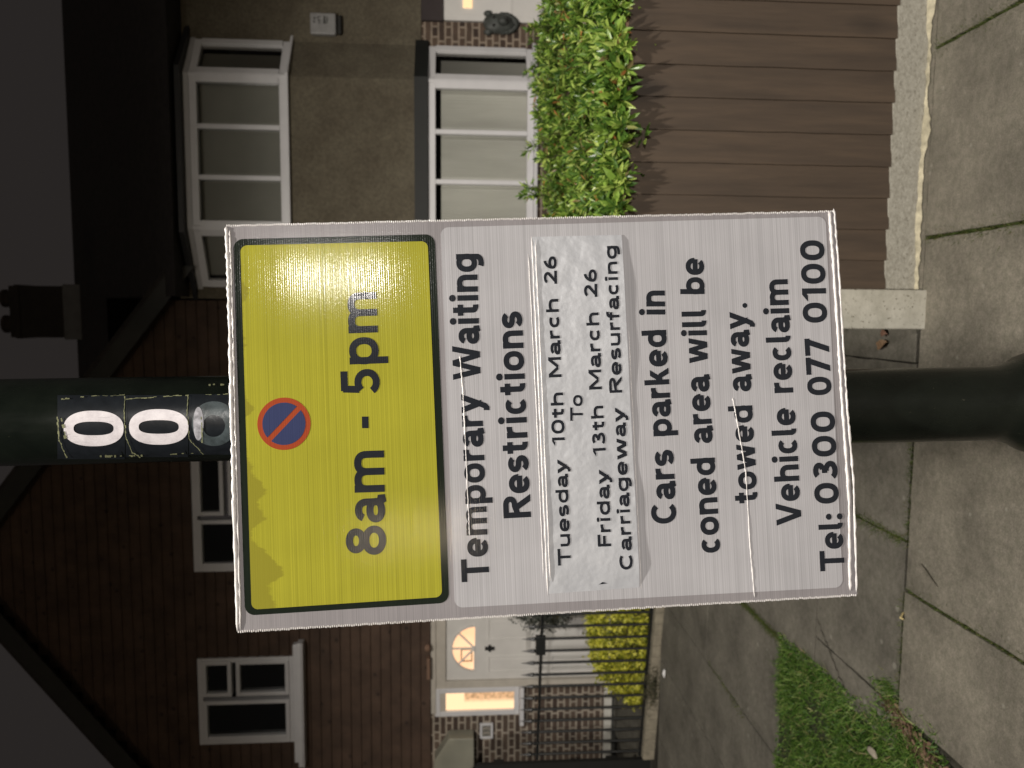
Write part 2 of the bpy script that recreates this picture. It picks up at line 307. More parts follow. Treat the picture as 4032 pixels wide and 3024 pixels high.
def fence(xa, xb, label):
    F_ = thing('board_fence', (xa, 2.99, 0), label, 'fence')
    b = MB(); x = xa; i = 0
    while x < xb-.02:
        wv = .122+random.uniform(-.002, .002); z0 = .132+random.uniform(-.002, .002); z1 = 1.196+random.uniform(-.003, .003); x1 = min(x+wv, xb)
        yl, yr = 2.983, 2.975           # each board laps over the next: thick edge to the left
        nseg = 10; vs = []; fs = []
        for k in range(nseg+1):
            z = z0+(z1-z0)*k/nseg; e = random.uniform(-.0012, .0012)
            vs += [(x-.006+e, yr, z), (x1+e, yl, z), (x1+e, yl+.012, z), (x-.006+e, yr+.020, z)]
        for k in range(nseg):
            for q in range(4): q2 = (q+1) % 4; fs.append((k*4+q, k*4+q2, k*4+4+q2, k*4+4+q))
        fs += [(3, 2, 1, 0), (nseg*4, nseg*4+1, nseg*4+2, nseg*4+3)]
        b.add(vs, fs)
        x = x1; i += 1
    b.build('boards', M_board, F_)
    t = MB(); n = 40
    for k in range(n):                                  # split, weathered top edge showing behind the boards
        a = xa+(xb-xa)*k/n; c_ = xa+(xb-xa)*(k+1)/n; t.box(a, c_+.001, 2.990, 3.024, 1.160, 1.212+random.uniform(-.006, .006))
    t.build('top_rail', M_rail, F_)
    MB().box(xa, xb, 2.999, 3.04, .32, .38).build('rail', M_rail, F_)
    MB().box(xa, xb, 2.978, 3.030, -.03, .137).build('gravel_board', M_conc, F_, bevel=.004)
    tag(MB().box(xa, xb, 2.942, 2.9785, -.03, -.0015).build('pavement', M_slab), kind='structure')
    mo = MB(); n = 170; rr = random.Random(4); h = .02; d = .03; prev = None; h = .012
    for k in range(n+1):
        xx = xa+(xb-xa)*k/n; h = max(.006, min(.020, h+rr.uniform(-.004, .004))); d = max(.008, min(.050, d+rr.uniform(-.009, .009)))
        ring = [(xx, 2.9775, h), (xx, 2.9775-d*.45, h*.75), (xx, 2.9775-d, .003)]
        if prev:
            for q in range(2): mo.quad(prev[q], ring[q], ring[q+1], prev[q+1])
        prev = ring
    mo.build('mortar_fillet', plain('sandy_mortar', (.50, .455, .33), .95, .35, 26, 1.0, 45), F_)
    return F_
fence(.108, 2.55, 'brown featheredge board fence on a pale concrete gravel board, green shrub growing over its top')
P_ = thing('fence_post', (.03, 2.93, 0), 'square pale concrete fence post with pitted faces at the end of the brown fence', 'post')
MB().box(-.052, .104, 2.912, 3.04, -.04, 1.235).build('shaft', M_post, P_, bevel=.006)
cp = MB(); cp.add([(-.052, 2.912, 1.236), (.104, 2.912, 1.236), (.104, 3.04, 1.236), (-.052, 3.04, 1.236), (.026, 2.976, 1.275)], [(0, 1, 4), (1, 2, 4), (2, 3, 4), (3, 0, 4)]); cp.build('cap', M_post, P_)

# ================================================================= SHRUBS
def leaf(b, base, d, up, l_, wv, curl, seg=3):
    d = d/np.linalg.norm(d); s = np.cross(d, up); s = s/(np.linalg.norm(s)+1e-9); n_ = np.cross(s, d); vs = [base]; prof = [0, .75, 1.0, 0] if seg == 3 else [0, 1, 0]
    k = len(prof)-1
    for i in range(1, k):
        t = i/k; c = base+d*l_*t+n_*(-curl*l_*t*t); fold = n_*wv*.28
        vs += [c-s*wv*prof[i]+fold, c, c+s*wv*prof[i]+fold]
    vs.append(base+d*l_+n_*(-curl*l_))
    fs = [(0, 1, 2), (0, 2, 3)]
    for i in range(k-2): o = 1+3*i; fs += [(o, o+3, o+4, o+1), (o+1, o+4, o+5, o+2)]
    o = 1+3*(k-2); e = len(vs)-1; fs += [(o, e, o+1), (o+1, e, o+2)]
    b.add(vs, fs)
def shoots(b, st, rs, P, dirs, nleaf, ll, lw, stemlen, seg=3):
    up = np.array([0, 0, 1.])
    for p, d in zip(P, dirs):
        d = d/np.linalg.norm(d); sl = stemlen*rs.uniform(.6, 1.3); a0 = rs.uniform(0, 6.28)
        u = np.cross(d, [.3, .5, .8]); u /= np.linalg.norm(u); v = np.cross(d, u); tip = p+d*sl
        if st is not None: st.tube([p-d*sl*.3, p+d*sl*.95], .0016, 4)
        nn = rs.integers(nleaf[0], nleaf[1])
        for i in range(nn):
            t = i/nn; a = a0+i*2.4; el = .15+1.15*(1-t)+rs.normal(0, .15)
            dd = d*math.cos(el)+(u*math.cos(a)+v*math.sin(a))*math.sin(el); L_ = ll*rs.uniform(.6, 1.2)*(1-.35*t)*(1.25 if p[1] < 3.25 else 1.0)
            leaf(b, p+d*sl*(.35+.65*t), dd, d, L_, lw*rs.uniform(.7, 1.2)*L_/ll, rs.uniform(-.05, .35), seg)
H_ = thing('evergreen_shrub', (1.1, 3.6, 0), 'broad clipped shrub with narrow bright green leaves spilling over the brown fence', 'shrub')
rs = np.random.default_rng(11); lb = MB(); sb = MB(); P = []; D = []
def top_z(x, y): return 1.235+.035*math.sin(x*5+1)+.03*math.sin(y*7+x*3)+.06*min(1, max(0, (y-3.1)/.9))-.03*max(0, (y-4.4))
for _ in range(2600):
    x = rs.uniform(-.02, 2.55); y = 3.0+1.95*rs.random()**1.1; z = top_z(x, y)+rs.normal(0, .028)-.03
    P.append(np.array([x, y, z])); D.append(np.array([rs.normal(0, .42), rs.normal(-.22, .42), 1.0]))
for _ in range(560):                                     # front rim hanging over the fence
    x = rs.uniform(.0, 2.5); y = rs.uniform(2.975, 3.10); z = rs.uniform(1.20, 1.25)
    P.append(np.array([x, y, z])); D.append(np.array([rs.normal(0, .5), rs.uniform(-1.1, -.1), rs.uniform(.15, 1.0)]))
for _ in range(380):                                     # lower layer filling the gaps
    x = rs.uniform(-.02, 2.55); y = rs.uniform(3.05, 4.8); P.append(np.array([x, y, top_z(x, y)-.12])); D.append(np.array([rs.normal(0, .8), rs.normal(0, .8), .7]))
for (x, y, z, l_) in [(.60, 3.9, 1.36, .16), (.66, 4.1, 1.34, .14), (.40, 4.0, 1.36, .10), (.93, 4.3, 1.34, .10), (1.45, 4.0, 1.36, .10), (.72, 3.6, 1.36, .08), (.3, 3.6, 1.32, .08)]:
    for q in range(5): P.append(np.array([x+rs.normal(0, .012), y+rs.normal(0, .012), z+l_*q/5])); D.append(np.array([rs.normal(0, .3), rs.normal(0, .3), 1.0]))
for _ in range(34):                                      # long shoots nodding out over the boards
    x = rs.uniform(.1, 2.5); P.append(np.array([x, rs.uniform(2.955, 2.975), rs.uniform(1.205, 1.235)])); D.append(np.array([rs.normal(0, .5), -1.1, rs.uniform(.1, .6)]))
for _ in range(900):                                     # open left and back faces
    side = rs.random() < .5; x, y = (rs.uniform(.02, .08), rs.uniform(3.10, 4.9)) if side else (rs.uniform(0, 2.5), rs.uniform(4.85, 4.98))
    P.append(np.array([x, y, rs.uniform(.45, 1.2)])); D.append(np.array([-.8 if side else 0, 0 if side else 1., .4]) + rs.normal(0, .3, 3))
shoots(lb, sb, rs, P, D, (10, 15), .062, .0078, .052)
M_leaf = leaf_mat('lance_leaves', [(0, (.035, .085, .016)), (.35, (.12, .235, .035)), (.7, (.29, .44, .07)), (.955, (.50, .62, .15)), (.972, (.20, .17, .08)), (.992, (.50, .20, .06)), (1, (.55, .22, .08))], .33, .22)
lb.build('foliage', M_leaf, H_); 
M_twig = plain('green_twig', (.09, .08, .03), .7)
for _ in range(60):
    x, y = rs.uniform(.1, 2.4), rs.uniform(3.15, 4.8); sb.tube([(x*.8+.25, 3.9, 0), (x, y, .7), (x, y, 1.16)], [.012, .007, .003], 5)
sb.build('stems', M_twig, H_)

# ================================================================= STREET LAMP POST with number stickers
def pax(z): return (-.186+(2.61-z)*.0166, 1.312)
M_pole, N, L, B = new_mat('dark_green_paint'); v = pos(N, L)
L.new(ramp(N, L, noise(N, L, v, 18, 5), [(.3, (.0045, .0065, .005)), (.7, (.0085, .0115, .0085))]), B.inputs['Base Color'])
L.new(ramp(N, L, noise(N, L, pos(N, L, (1, 1, .25)), 22, 4), [(.3, (.16,)*3), (.7, (.36,)*3)]), B.inputs['Roughness'])
bump(N, L, noise(N, L, pos(N, L, (1, 1, .4)), 16, 3), B, .22, .006); B.inputs['Specular IOR Level'].default_value = .38
ch_ = ramp(N, L, noise(N, L, v, 120, 4, .7), [(.69, (0, 0, 0)), (.73, (.7,)*3)]); L.new(mix(N, L, B.inputs['Base Color'].links[0].from_socket, (.075, .07, .05), ch_), B.inputs['Base Color'])
LP = thing('lamp_post', (-.15, 1.312, 0), 'dark green cylindrical lamp post with white number stickers carrying the yellow and white notice', 'lamp post')
MB().lathe([(.0722, 1.75), (.072, 2.2), (.0725, 2.7), (.070, 4.0), (.045, 5.78)], 0, 0, 48, pax).build('shaft', M_pole, LP, smooth=True)
MB().lathe([(.108, 0), (.108, .69), (.1065, .735), (.100, .785), (.089, .818), (.078, .838), (.071, .860), (.0672, .885), (.0665, 1.3), (.067, 1.749)], 0, 0, 48, pax, cap=False).build('base_column', M_pole, LP, smooth=True)
ring = MB().lathe([(.1085, .708), (.1105, .712), (.1105, .724), (.1085, .728)], 0, 0, 48, pax, cap=False).build('collar', M_pole, LP, smooth=True)
MB().tube([(-.238, 1.312, 5.7), (-.20, 1.1, 5.86), (-.10, .95, 5.93), (.15, .65, 5.93)], .028, 12).build('bracket_arm', M_pole, LP, smooth=True)
hd = MB().box(.13, .47, -.10, .70, 5.86, 5.95).build('lamp_head', plain('lamp_housing', (.12, .12, .12), .5), LP, bevel=.03)
MB().box(.17, .43, -.02, .40, 5.852, 5.858).build('lens', emit('lamp_lens', (1, .9, .75), 6), hd)
def oncyl(X, Y, off=.0):
    d = ray(X, Y); z = CAMZ
    for _ in range(4):
        cx, cy = pax(z); ex, ey = -cx, -cy; A = d[0]**2+d[1]**2; Bq = 2*(d[0]*ex+d[1]*ey); r_ = (.0722 if z > 1.75 else .0667)+off; C = ex*ex+ey*ey-r_*r_
        disc = max(0, Bq*Bq-4*A*C); t = (-Bq-math.sqrt(disc))/(2*A); z = CAMZ+d[2]*t
    return Ov+d*t
def cyl_patch(b, pts_outer, off, inner=None):
    if inner is None:
        cX = sum(p[0] for p in pts_outer)/len(pts_outer); cY = sum(p[1] for p in pts_outer)/len(pts_outer); K = 8; n = len(pts_outer)
        rings = [[oncyl(cX+(p[0]-cX)*k/K, cY+(p[1]-cY)*k/K, off) for p in pts_outer] for k in range(1, K+1)]
        vs = [oncyl(cX, cY, off)]; [vs.extend(r_) for r_ in rings]; fs = [(0, 1+i, 1+(i+1) % n) for i in range(n)]
        for k in range(K-1):
            for i in range(n): j = (i+1) % n; fs.append((1+k*n+i, 1+(k+1)*n+i, 1+(k+1)*n+j, 1+k*n+j))
        b.add(vs, fs)
    else:
        n = len(pts_outer); K = 3; vs = []
        for k in range(K+1):
            t = k/K; vs += [oncyl(o[0]*(1-t)+q[0]*t, o[1]*(1-t)+q[1]*t, off) for o, q in zip(pts_outer, inner)]
        b.add(vs, [(k*n+i, k*n+(i+1) % n, (k+1)*n+(i+1) % n, (k+1)*n+i) for k in range(K) for i in range(n)])
def sell(cX, cY, a, c, n=64, e=2.4):
    P = []
    for i in range(n):
        t = 2*math.pi*i/n; ct, s_ = math.cos(t), math.sin(t); P.append((cX+a*math.copysign(abs(ct)**(2/e), ct), cY+c*math.copysign(abs(s_)**(2/e), s_)))
    return P
def rrect(x0, x1, y0, y1, n=10):
    P = []
    for (a, b_) in (((x0, y0), (x1, y0)), ((x1, y0), (x1, y1)), ((x1, y1), (x0, y1)), ((x0, y1), (x0, y0))):
        for k in range(n): t = k/n; P.append((a[0]+(b_[0]-a[0])*t, a[1]+(b_[1]-a[1])*t))
    return P
M_stk = plain('black_vinyl', (.013, .016, .020), .28, .2, 60, .15, 40)
M_whv, N, L, B = new_mat('white_vinyl'); v = pos(N, L)
c = ramp(N, L, noise(N, L, v, 50, 5, .65), [(.25, (.62, .58, .62)), (.6, (.88, .84, .88))]); sc_ = ramp(N, L, noise(N, L, pos(N, L, (1, 1, .12)), 300, 3), [(.62, (1, 1, 1)), (.70, (.45,)*3)])
L.new(mix(N, L, c, sc_, .5, 'MULTIPLY'), B.inputs['Base Color']); B.inputs['Roughness'].default_value = .35
M_gry = plain('grey_vinyl', (.060, .076, .082), .3, .5, 45, .2, 60); M_glint_grime = plain('yellow_glint_grime', (.22, .23, .12), .8, .4, 150)
stickers = []
for (x0, x1, y0, y1) in ((226, 492, 1556, 1808), (495, 741, 1556, 1800), (744, 985, 1552, 1790)):
    b = MB(); cyl_patch(b, rrect(x0, x1, y0, y1), .0006); s_ = b.build('number_sticker', M_stk, LP, smooth=True); stickers.append(s_)
    if x0 < 700:
        b = MB(); cX, cY, a, c_ = (368.5, 1687, 118, 70) if x0 < 300 else (625, 1681, 117, 70)
        cyl_patch(b, sell(cX, cY, a, c_, e=2.35), .0012, sell(cX, cY, 79, 27, e=2.6)); b.build('digit_zero', M_whv, s_, smooth=True)
    else:
        b = MB(); cyl_patch(b, sell(843, 1668, 88, 88, e=2.1), .0012, sell(842, 1677, 44, 43, e=2)); b.build('digit', M_gry, s_, smooth=True)
        b = MB(); cyl_patch(b, sell(781, 1668, 20, 66, e=2.0), .0016); b.build('pale_film', plain('light_grey_film', (.38, .38, .42), .5, .5, 120), s_, smooth=True)  # pale oval over the upper rim of the grey digit
gr = [MB(), MB(), MB()]; rr = random.Random(9)
def glint_strip(a, c, n, w_, p=1.0):  # sticker-edge glints painted as pale yellow-green strips, mixed with dirt
    for i in range(n):
        if rr.random() > p: continue
        t0, t1 = i/n, (i+1)/n; q0 = (a[0]+(c[0]-a[0])*t0, a[1]+(c[1]-a[1])*t0); q1 = (a[0]+(c[0]-a[0])*t1, a[1]+(c[1]-a[1])*t1); k = w_*rr.uniform(.4, 1.2)
        dx, dy = c[0]-a[0], c[1]-a[1]; l_ = math.hypot(dx, dy); nx, ny = -dy/l_*k, dx/l_*k; jx, jy = rr.uniform(-1.5, 1.5), rr.uniform(-1.5, 1.5)
        gr[0 if a[0]+c[0] < 2*492 else (1 if a[0]+c[0] < 2*743 else 2)].quad(*[oncyl(x+jx, y+jy, .0018) for (x, y) in ((q0[0]-nx, q0[1]-ny), (q1[0]-nx, q1[1]-ny), (q1[0]+nx, q1[1]+ny), (q0[0]+nx, q0[1]+ny))])
for a, c, n, w_, p in [((226, 1640), (232, 1730), 8, 3.5, .9), ((232, 1730), (262, 1804), 10, 2.6, 1), ((492, 1560), (488, 1630), 8, 1.8, 1), ((488, 1630), (497, 1730), 9, 2, 1), ((497, 1730), (520, 1780), 6, 2.2, 1), ((520, 1780), (552, 1802), 5, 2.5, 1),
    ((495, 1571), (741, 1555), 20, 1.8, .9), ((741, 1555), (735, 1640), 9, 1.8, 1), ((740, 1640), (745, 1730), 8, 1.2, .9), ((745, 1730), (800, 1790), 9, 1.8, .9), ((762, 1555), (900, 1552), 12, 1.4, .7), ((225, 1575), (340, 1560), 14, 2.6, .5), ((360, 1560), (490, 1556), 12, 1.0, .8),
    ((370, 1797), (560, 1795), 26, 4, .45), ((560, 1793), (760, 1785), 22, 2.5, .25), ((800, 1515), (890, 1513), 12, 3.5, .4), ((240, 1645), (262, 1740), 7, 5, .35), ((793, 1640), (797, 1745), 9, 2.6, .9)]: glint_strip(a, c, n, w_, p)
for g_, s_ in zip(gr, stickers): g_.build('edge_glint_grime', M_glint_grime, s_)

# ================================================================= THE NOTICE
SA = Rv*.99855+Uv*.0410+Fv*.0349; SB = -Rv*.0433+Uv*.99667-Fv*.0691; SA /= np.linalg.norm(SA); SB -= SA*(SB@SA); SB /= np.linalg.norm(SB); SN = np.cross(SA, SB)  # SN points to the camera
SO = Ov-Rv*.39+Uv*.4324+Fv*1.2; SW, SH = .6444, 1.0110
def sl(X, Y):                            # photo point -> sheet coordinates (s right, t up) in metres
    d = ray(X, Y); k = ((SO-Ov)@SN)/(d@SN); q = Ov+d*k-SO; return np.array([q@SA, q@SB])
def sp(s, t, h=0.0): return SO+SA*s+SB*t+SN*h
M_fl = {}
def sheet_mat(name, c, rough=.10, lines=1.0, shade=None, bmp=.10, spec=.12):
    M, N, L, B = new_mat(name); g = N.new('ShaderNodeNewGeometry'); dt = N.new('ShaderNodeVectorMath'); dt.operation = 'DOT_PRODUCT'; L.new(g.outputs['Position'], dt.inputs[0]); dt.inputs[1].default_value = tuple(SB)
    dx = N.new('ShaderNodeVectorMath'); dx.operation = 'DOT_PRODUCT'; L.new(g.outputs['Position'], dx.inputs[0]); dx.inputs[1].default_value = tuple(SA)
    cb = N.new('ShaderNodeCombineXYZ'); L.new(dx.outputs['Value'], cb.inputs[0]); L.new(dt.outputs['Value'], cb.inputs[1])
    mp = N.new('ShaderNodeMapping'); L.new(cb.outputs[0], mp.inputs[0]); mp.inputs['Scale'].default_value = (.9, 260, 1)
    n_l = noise(N, L, mp.outputs[0], 1.0, 3, .7)
    w_ = N.new('ShaderNodeMath'); w_.operation = 'MULTIPLY'; L.new(dt.outputs['Value'], w_.inputs[0]); w_.inputs[1].default_value = 2*math.pi/.0036
    si = N.new('ShaderNodeMath'); si.operation = 'SINE'; L.new(w_.outputs[0], si.inputs[0])
    fl = ramp(N, L, n_l, [(.3, tuple([1-.20*lines]*3)), (.5, (1, 1, 1)), (.7, tuple([1+.13*lines]*3))])
    col = mix(N, L, c, fl, 1.0, 'MULTIPLY'); s01 = N.new('ShaderNodeMapRange'); L.new(si.outputs[0], s01.inputs[0]); s01.inputs[1].default_value = -1; reg = ramp(N, L, s01.outputs[0], [(0, tuple([1-.07*lines]*3)), (1, tuple([1+.05*lines]*3))]); col = mix(N, L, col, reg, 1.0, 'MULTIPLY')
    big = ramp(N, L, noise(N, L, cb.outputs[0], 7, 3), [(.3, (.93,)*3), (.7, (1.05,)*3)]); col = mix(N, L, col, big, 1.0, 'MULTIPLY')
    if shade: col = shade(N, L, cb, col)
    L.new(col, B.inputs['Base Color']); B.inputs['Roughness'].default_value = rough; B.inputs['Specular IOR Level'].default_value = spec
    add = N.new('ShaderNodeMath'); add.operation = 'MULTIPLY_ADD'; L.new(si.outputs[0], add.inputs[0]); add.inputs[1].default_value = .35; L.new(n_l, add.inputs[2])
    n1 = bump(N, L, add.outputs[0], B, bmp, .0006); bump(N, L, noise(N, L, cb.outputs[0], 340, 2), B, .10, .0004, n1); return M
o_s, o_t = float(SO@SA), float(SO@SB)
def ragged_shadow(N, L, cb, col):                 # ragged shadow painted into the colour along the top of the yellow panel
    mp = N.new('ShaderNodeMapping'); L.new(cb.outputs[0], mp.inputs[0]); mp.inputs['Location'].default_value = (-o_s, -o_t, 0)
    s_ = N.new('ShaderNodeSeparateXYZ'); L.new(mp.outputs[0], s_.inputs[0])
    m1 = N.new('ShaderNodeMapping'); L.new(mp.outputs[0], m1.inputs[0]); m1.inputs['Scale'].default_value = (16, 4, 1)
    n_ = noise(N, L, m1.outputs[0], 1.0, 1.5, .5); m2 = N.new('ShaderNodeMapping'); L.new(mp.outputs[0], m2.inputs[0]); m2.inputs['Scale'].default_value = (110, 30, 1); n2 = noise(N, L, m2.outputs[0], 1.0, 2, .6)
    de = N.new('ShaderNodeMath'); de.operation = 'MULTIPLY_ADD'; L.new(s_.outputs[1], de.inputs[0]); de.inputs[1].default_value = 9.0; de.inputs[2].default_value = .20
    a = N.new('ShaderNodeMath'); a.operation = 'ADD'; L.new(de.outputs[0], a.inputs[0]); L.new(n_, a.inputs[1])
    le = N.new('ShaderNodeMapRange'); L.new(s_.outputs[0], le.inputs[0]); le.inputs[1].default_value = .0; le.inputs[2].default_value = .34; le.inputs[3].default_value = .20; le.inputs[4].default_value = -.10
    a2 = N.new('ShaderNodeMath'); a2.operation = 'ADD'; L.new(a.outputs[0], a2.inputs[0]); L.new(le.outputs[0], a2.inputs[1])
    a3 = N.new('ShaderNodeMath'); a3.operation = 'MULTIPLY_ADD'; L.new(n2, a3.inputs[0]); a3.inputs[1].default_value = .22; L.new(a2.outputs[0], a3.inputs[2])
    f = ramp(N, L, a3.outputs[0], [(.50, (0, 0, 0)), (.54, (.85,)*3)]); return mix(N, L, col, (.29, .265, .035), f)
M_grey = sheet_mat('translucent_plastic', (.315, .298, .31), .10, .6); M_white = sheet_mat('white_plastic', (.50, .495, .52), .10, .8)
M_black = sheet_mat('black_print', (.016, .022, .016), .10, .5, spec=.10); M_yel = sheet_mat('yellow_print', (.41, .39, .042), .09, .9, ragged_shadow, bmp=.085, spec=.055)
M_red = sheet_mat('red_print', (.40, .075, .03), .10, .4); M_blue = sheet_mat('blue_print', (.05, .062, .145), .10, .4)
M_text = sheet_mat('lettering_print', (.024, .027, .034), .10, .5, spec=.10)
M_edge = plain('clear_plastic_edge', (.86, .83, .82), .22, .12, 90, .3, 120)
NT = thing('parking_notice', tuple(SO), 'tilted plastic notice with yellow panel over white text panel strapped to the lamp post', 'notice')
def sheet(b, poly, h0, h1):              # poly in sheet coords counter-clockwise -> thin plate
    b.prism([sp(p[0], p[1], h0) for p in poly], SN*(h1-h0))
def rpoly(c4, rad, n=8):                 # rounded quad from four corners (TL TR BR BL) in sheet coords
    P = []; k = len(c4)
    for i in range(k):
        c = c4[i]; a = c4[i-1]-c; b_ = c4[(i+1) % k]-c; a = a/np.linalg.norm(a)*rad; b_ = b_/np.linalg.norm(b_)*rad
        for j in range(n+1):
            t = math.pi/2*j/n; P.append(c+a*(1-math.sin(t))+b_*(1-math.cos(t)))
    return P
def quadpx(tl, tr, br, bl): return [sl(*q) for q in (tl, tr, br, bl)]
b = MB(); n = 30; c4 = [np.array([0, 0.]), np.array([SW, 0.]), np.array([SW, -SH]), np.array([0, -SH])]
sheet(b, [c4[0], c4[1], c4[2], c4[3]][::-1], -.0055, 0); b.build('board', M_grey, NT)
b = MB(); sheet(b, rpoly(quadpx((918, 942), (965, 2424), (1769, 2373), (1712, 922)), .016), .0001, .0005); b.build('black_border', M_black, NT)
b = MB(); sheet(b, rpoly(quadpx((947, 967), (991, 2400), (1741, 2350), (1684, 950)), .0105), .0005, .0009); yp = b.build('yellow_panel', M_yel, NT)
b = MB(); sheet(b, rpoly(quadpx((1735, 896), (1791, 2393), (3318, 2312), (3250, 853)), .013), .0001, .0006); b.build('white_panel', M_white, NT)
# no-waiting symbol
cc = sl(1119, 1668.5); R1 = .0418; R0 = .0338
b = MB(); sheet(b, [cc+R1*np.array([math.cos(t), math.sin(t)]) for t in np.linspace(0, 2*math.pi, 65)[:-1]], .0009, .0013); sy = b.build('no_waiting_symbol', M_red, NT)
for sgn in (1, -1):
    P = []; off = .0042
    for t in np.linspace(math.asin(off/R0), math.pi-math.asin(off/R0), 40):
        u = R0*math.cos(t); v_ = R0*math.sin(t); ang = -math.pi/4; v_ *= sgn
        P.append(cc+np.array([u*math.cos(ang)-v_*math.sin(ang), u*math.sin(ang)+v_*math.cos(ang)]))
    b = MB(); sheet(b, P if sgn > 0 else P[::-1], .0013, .0016); b.build('blue_half', M_blue, sy)
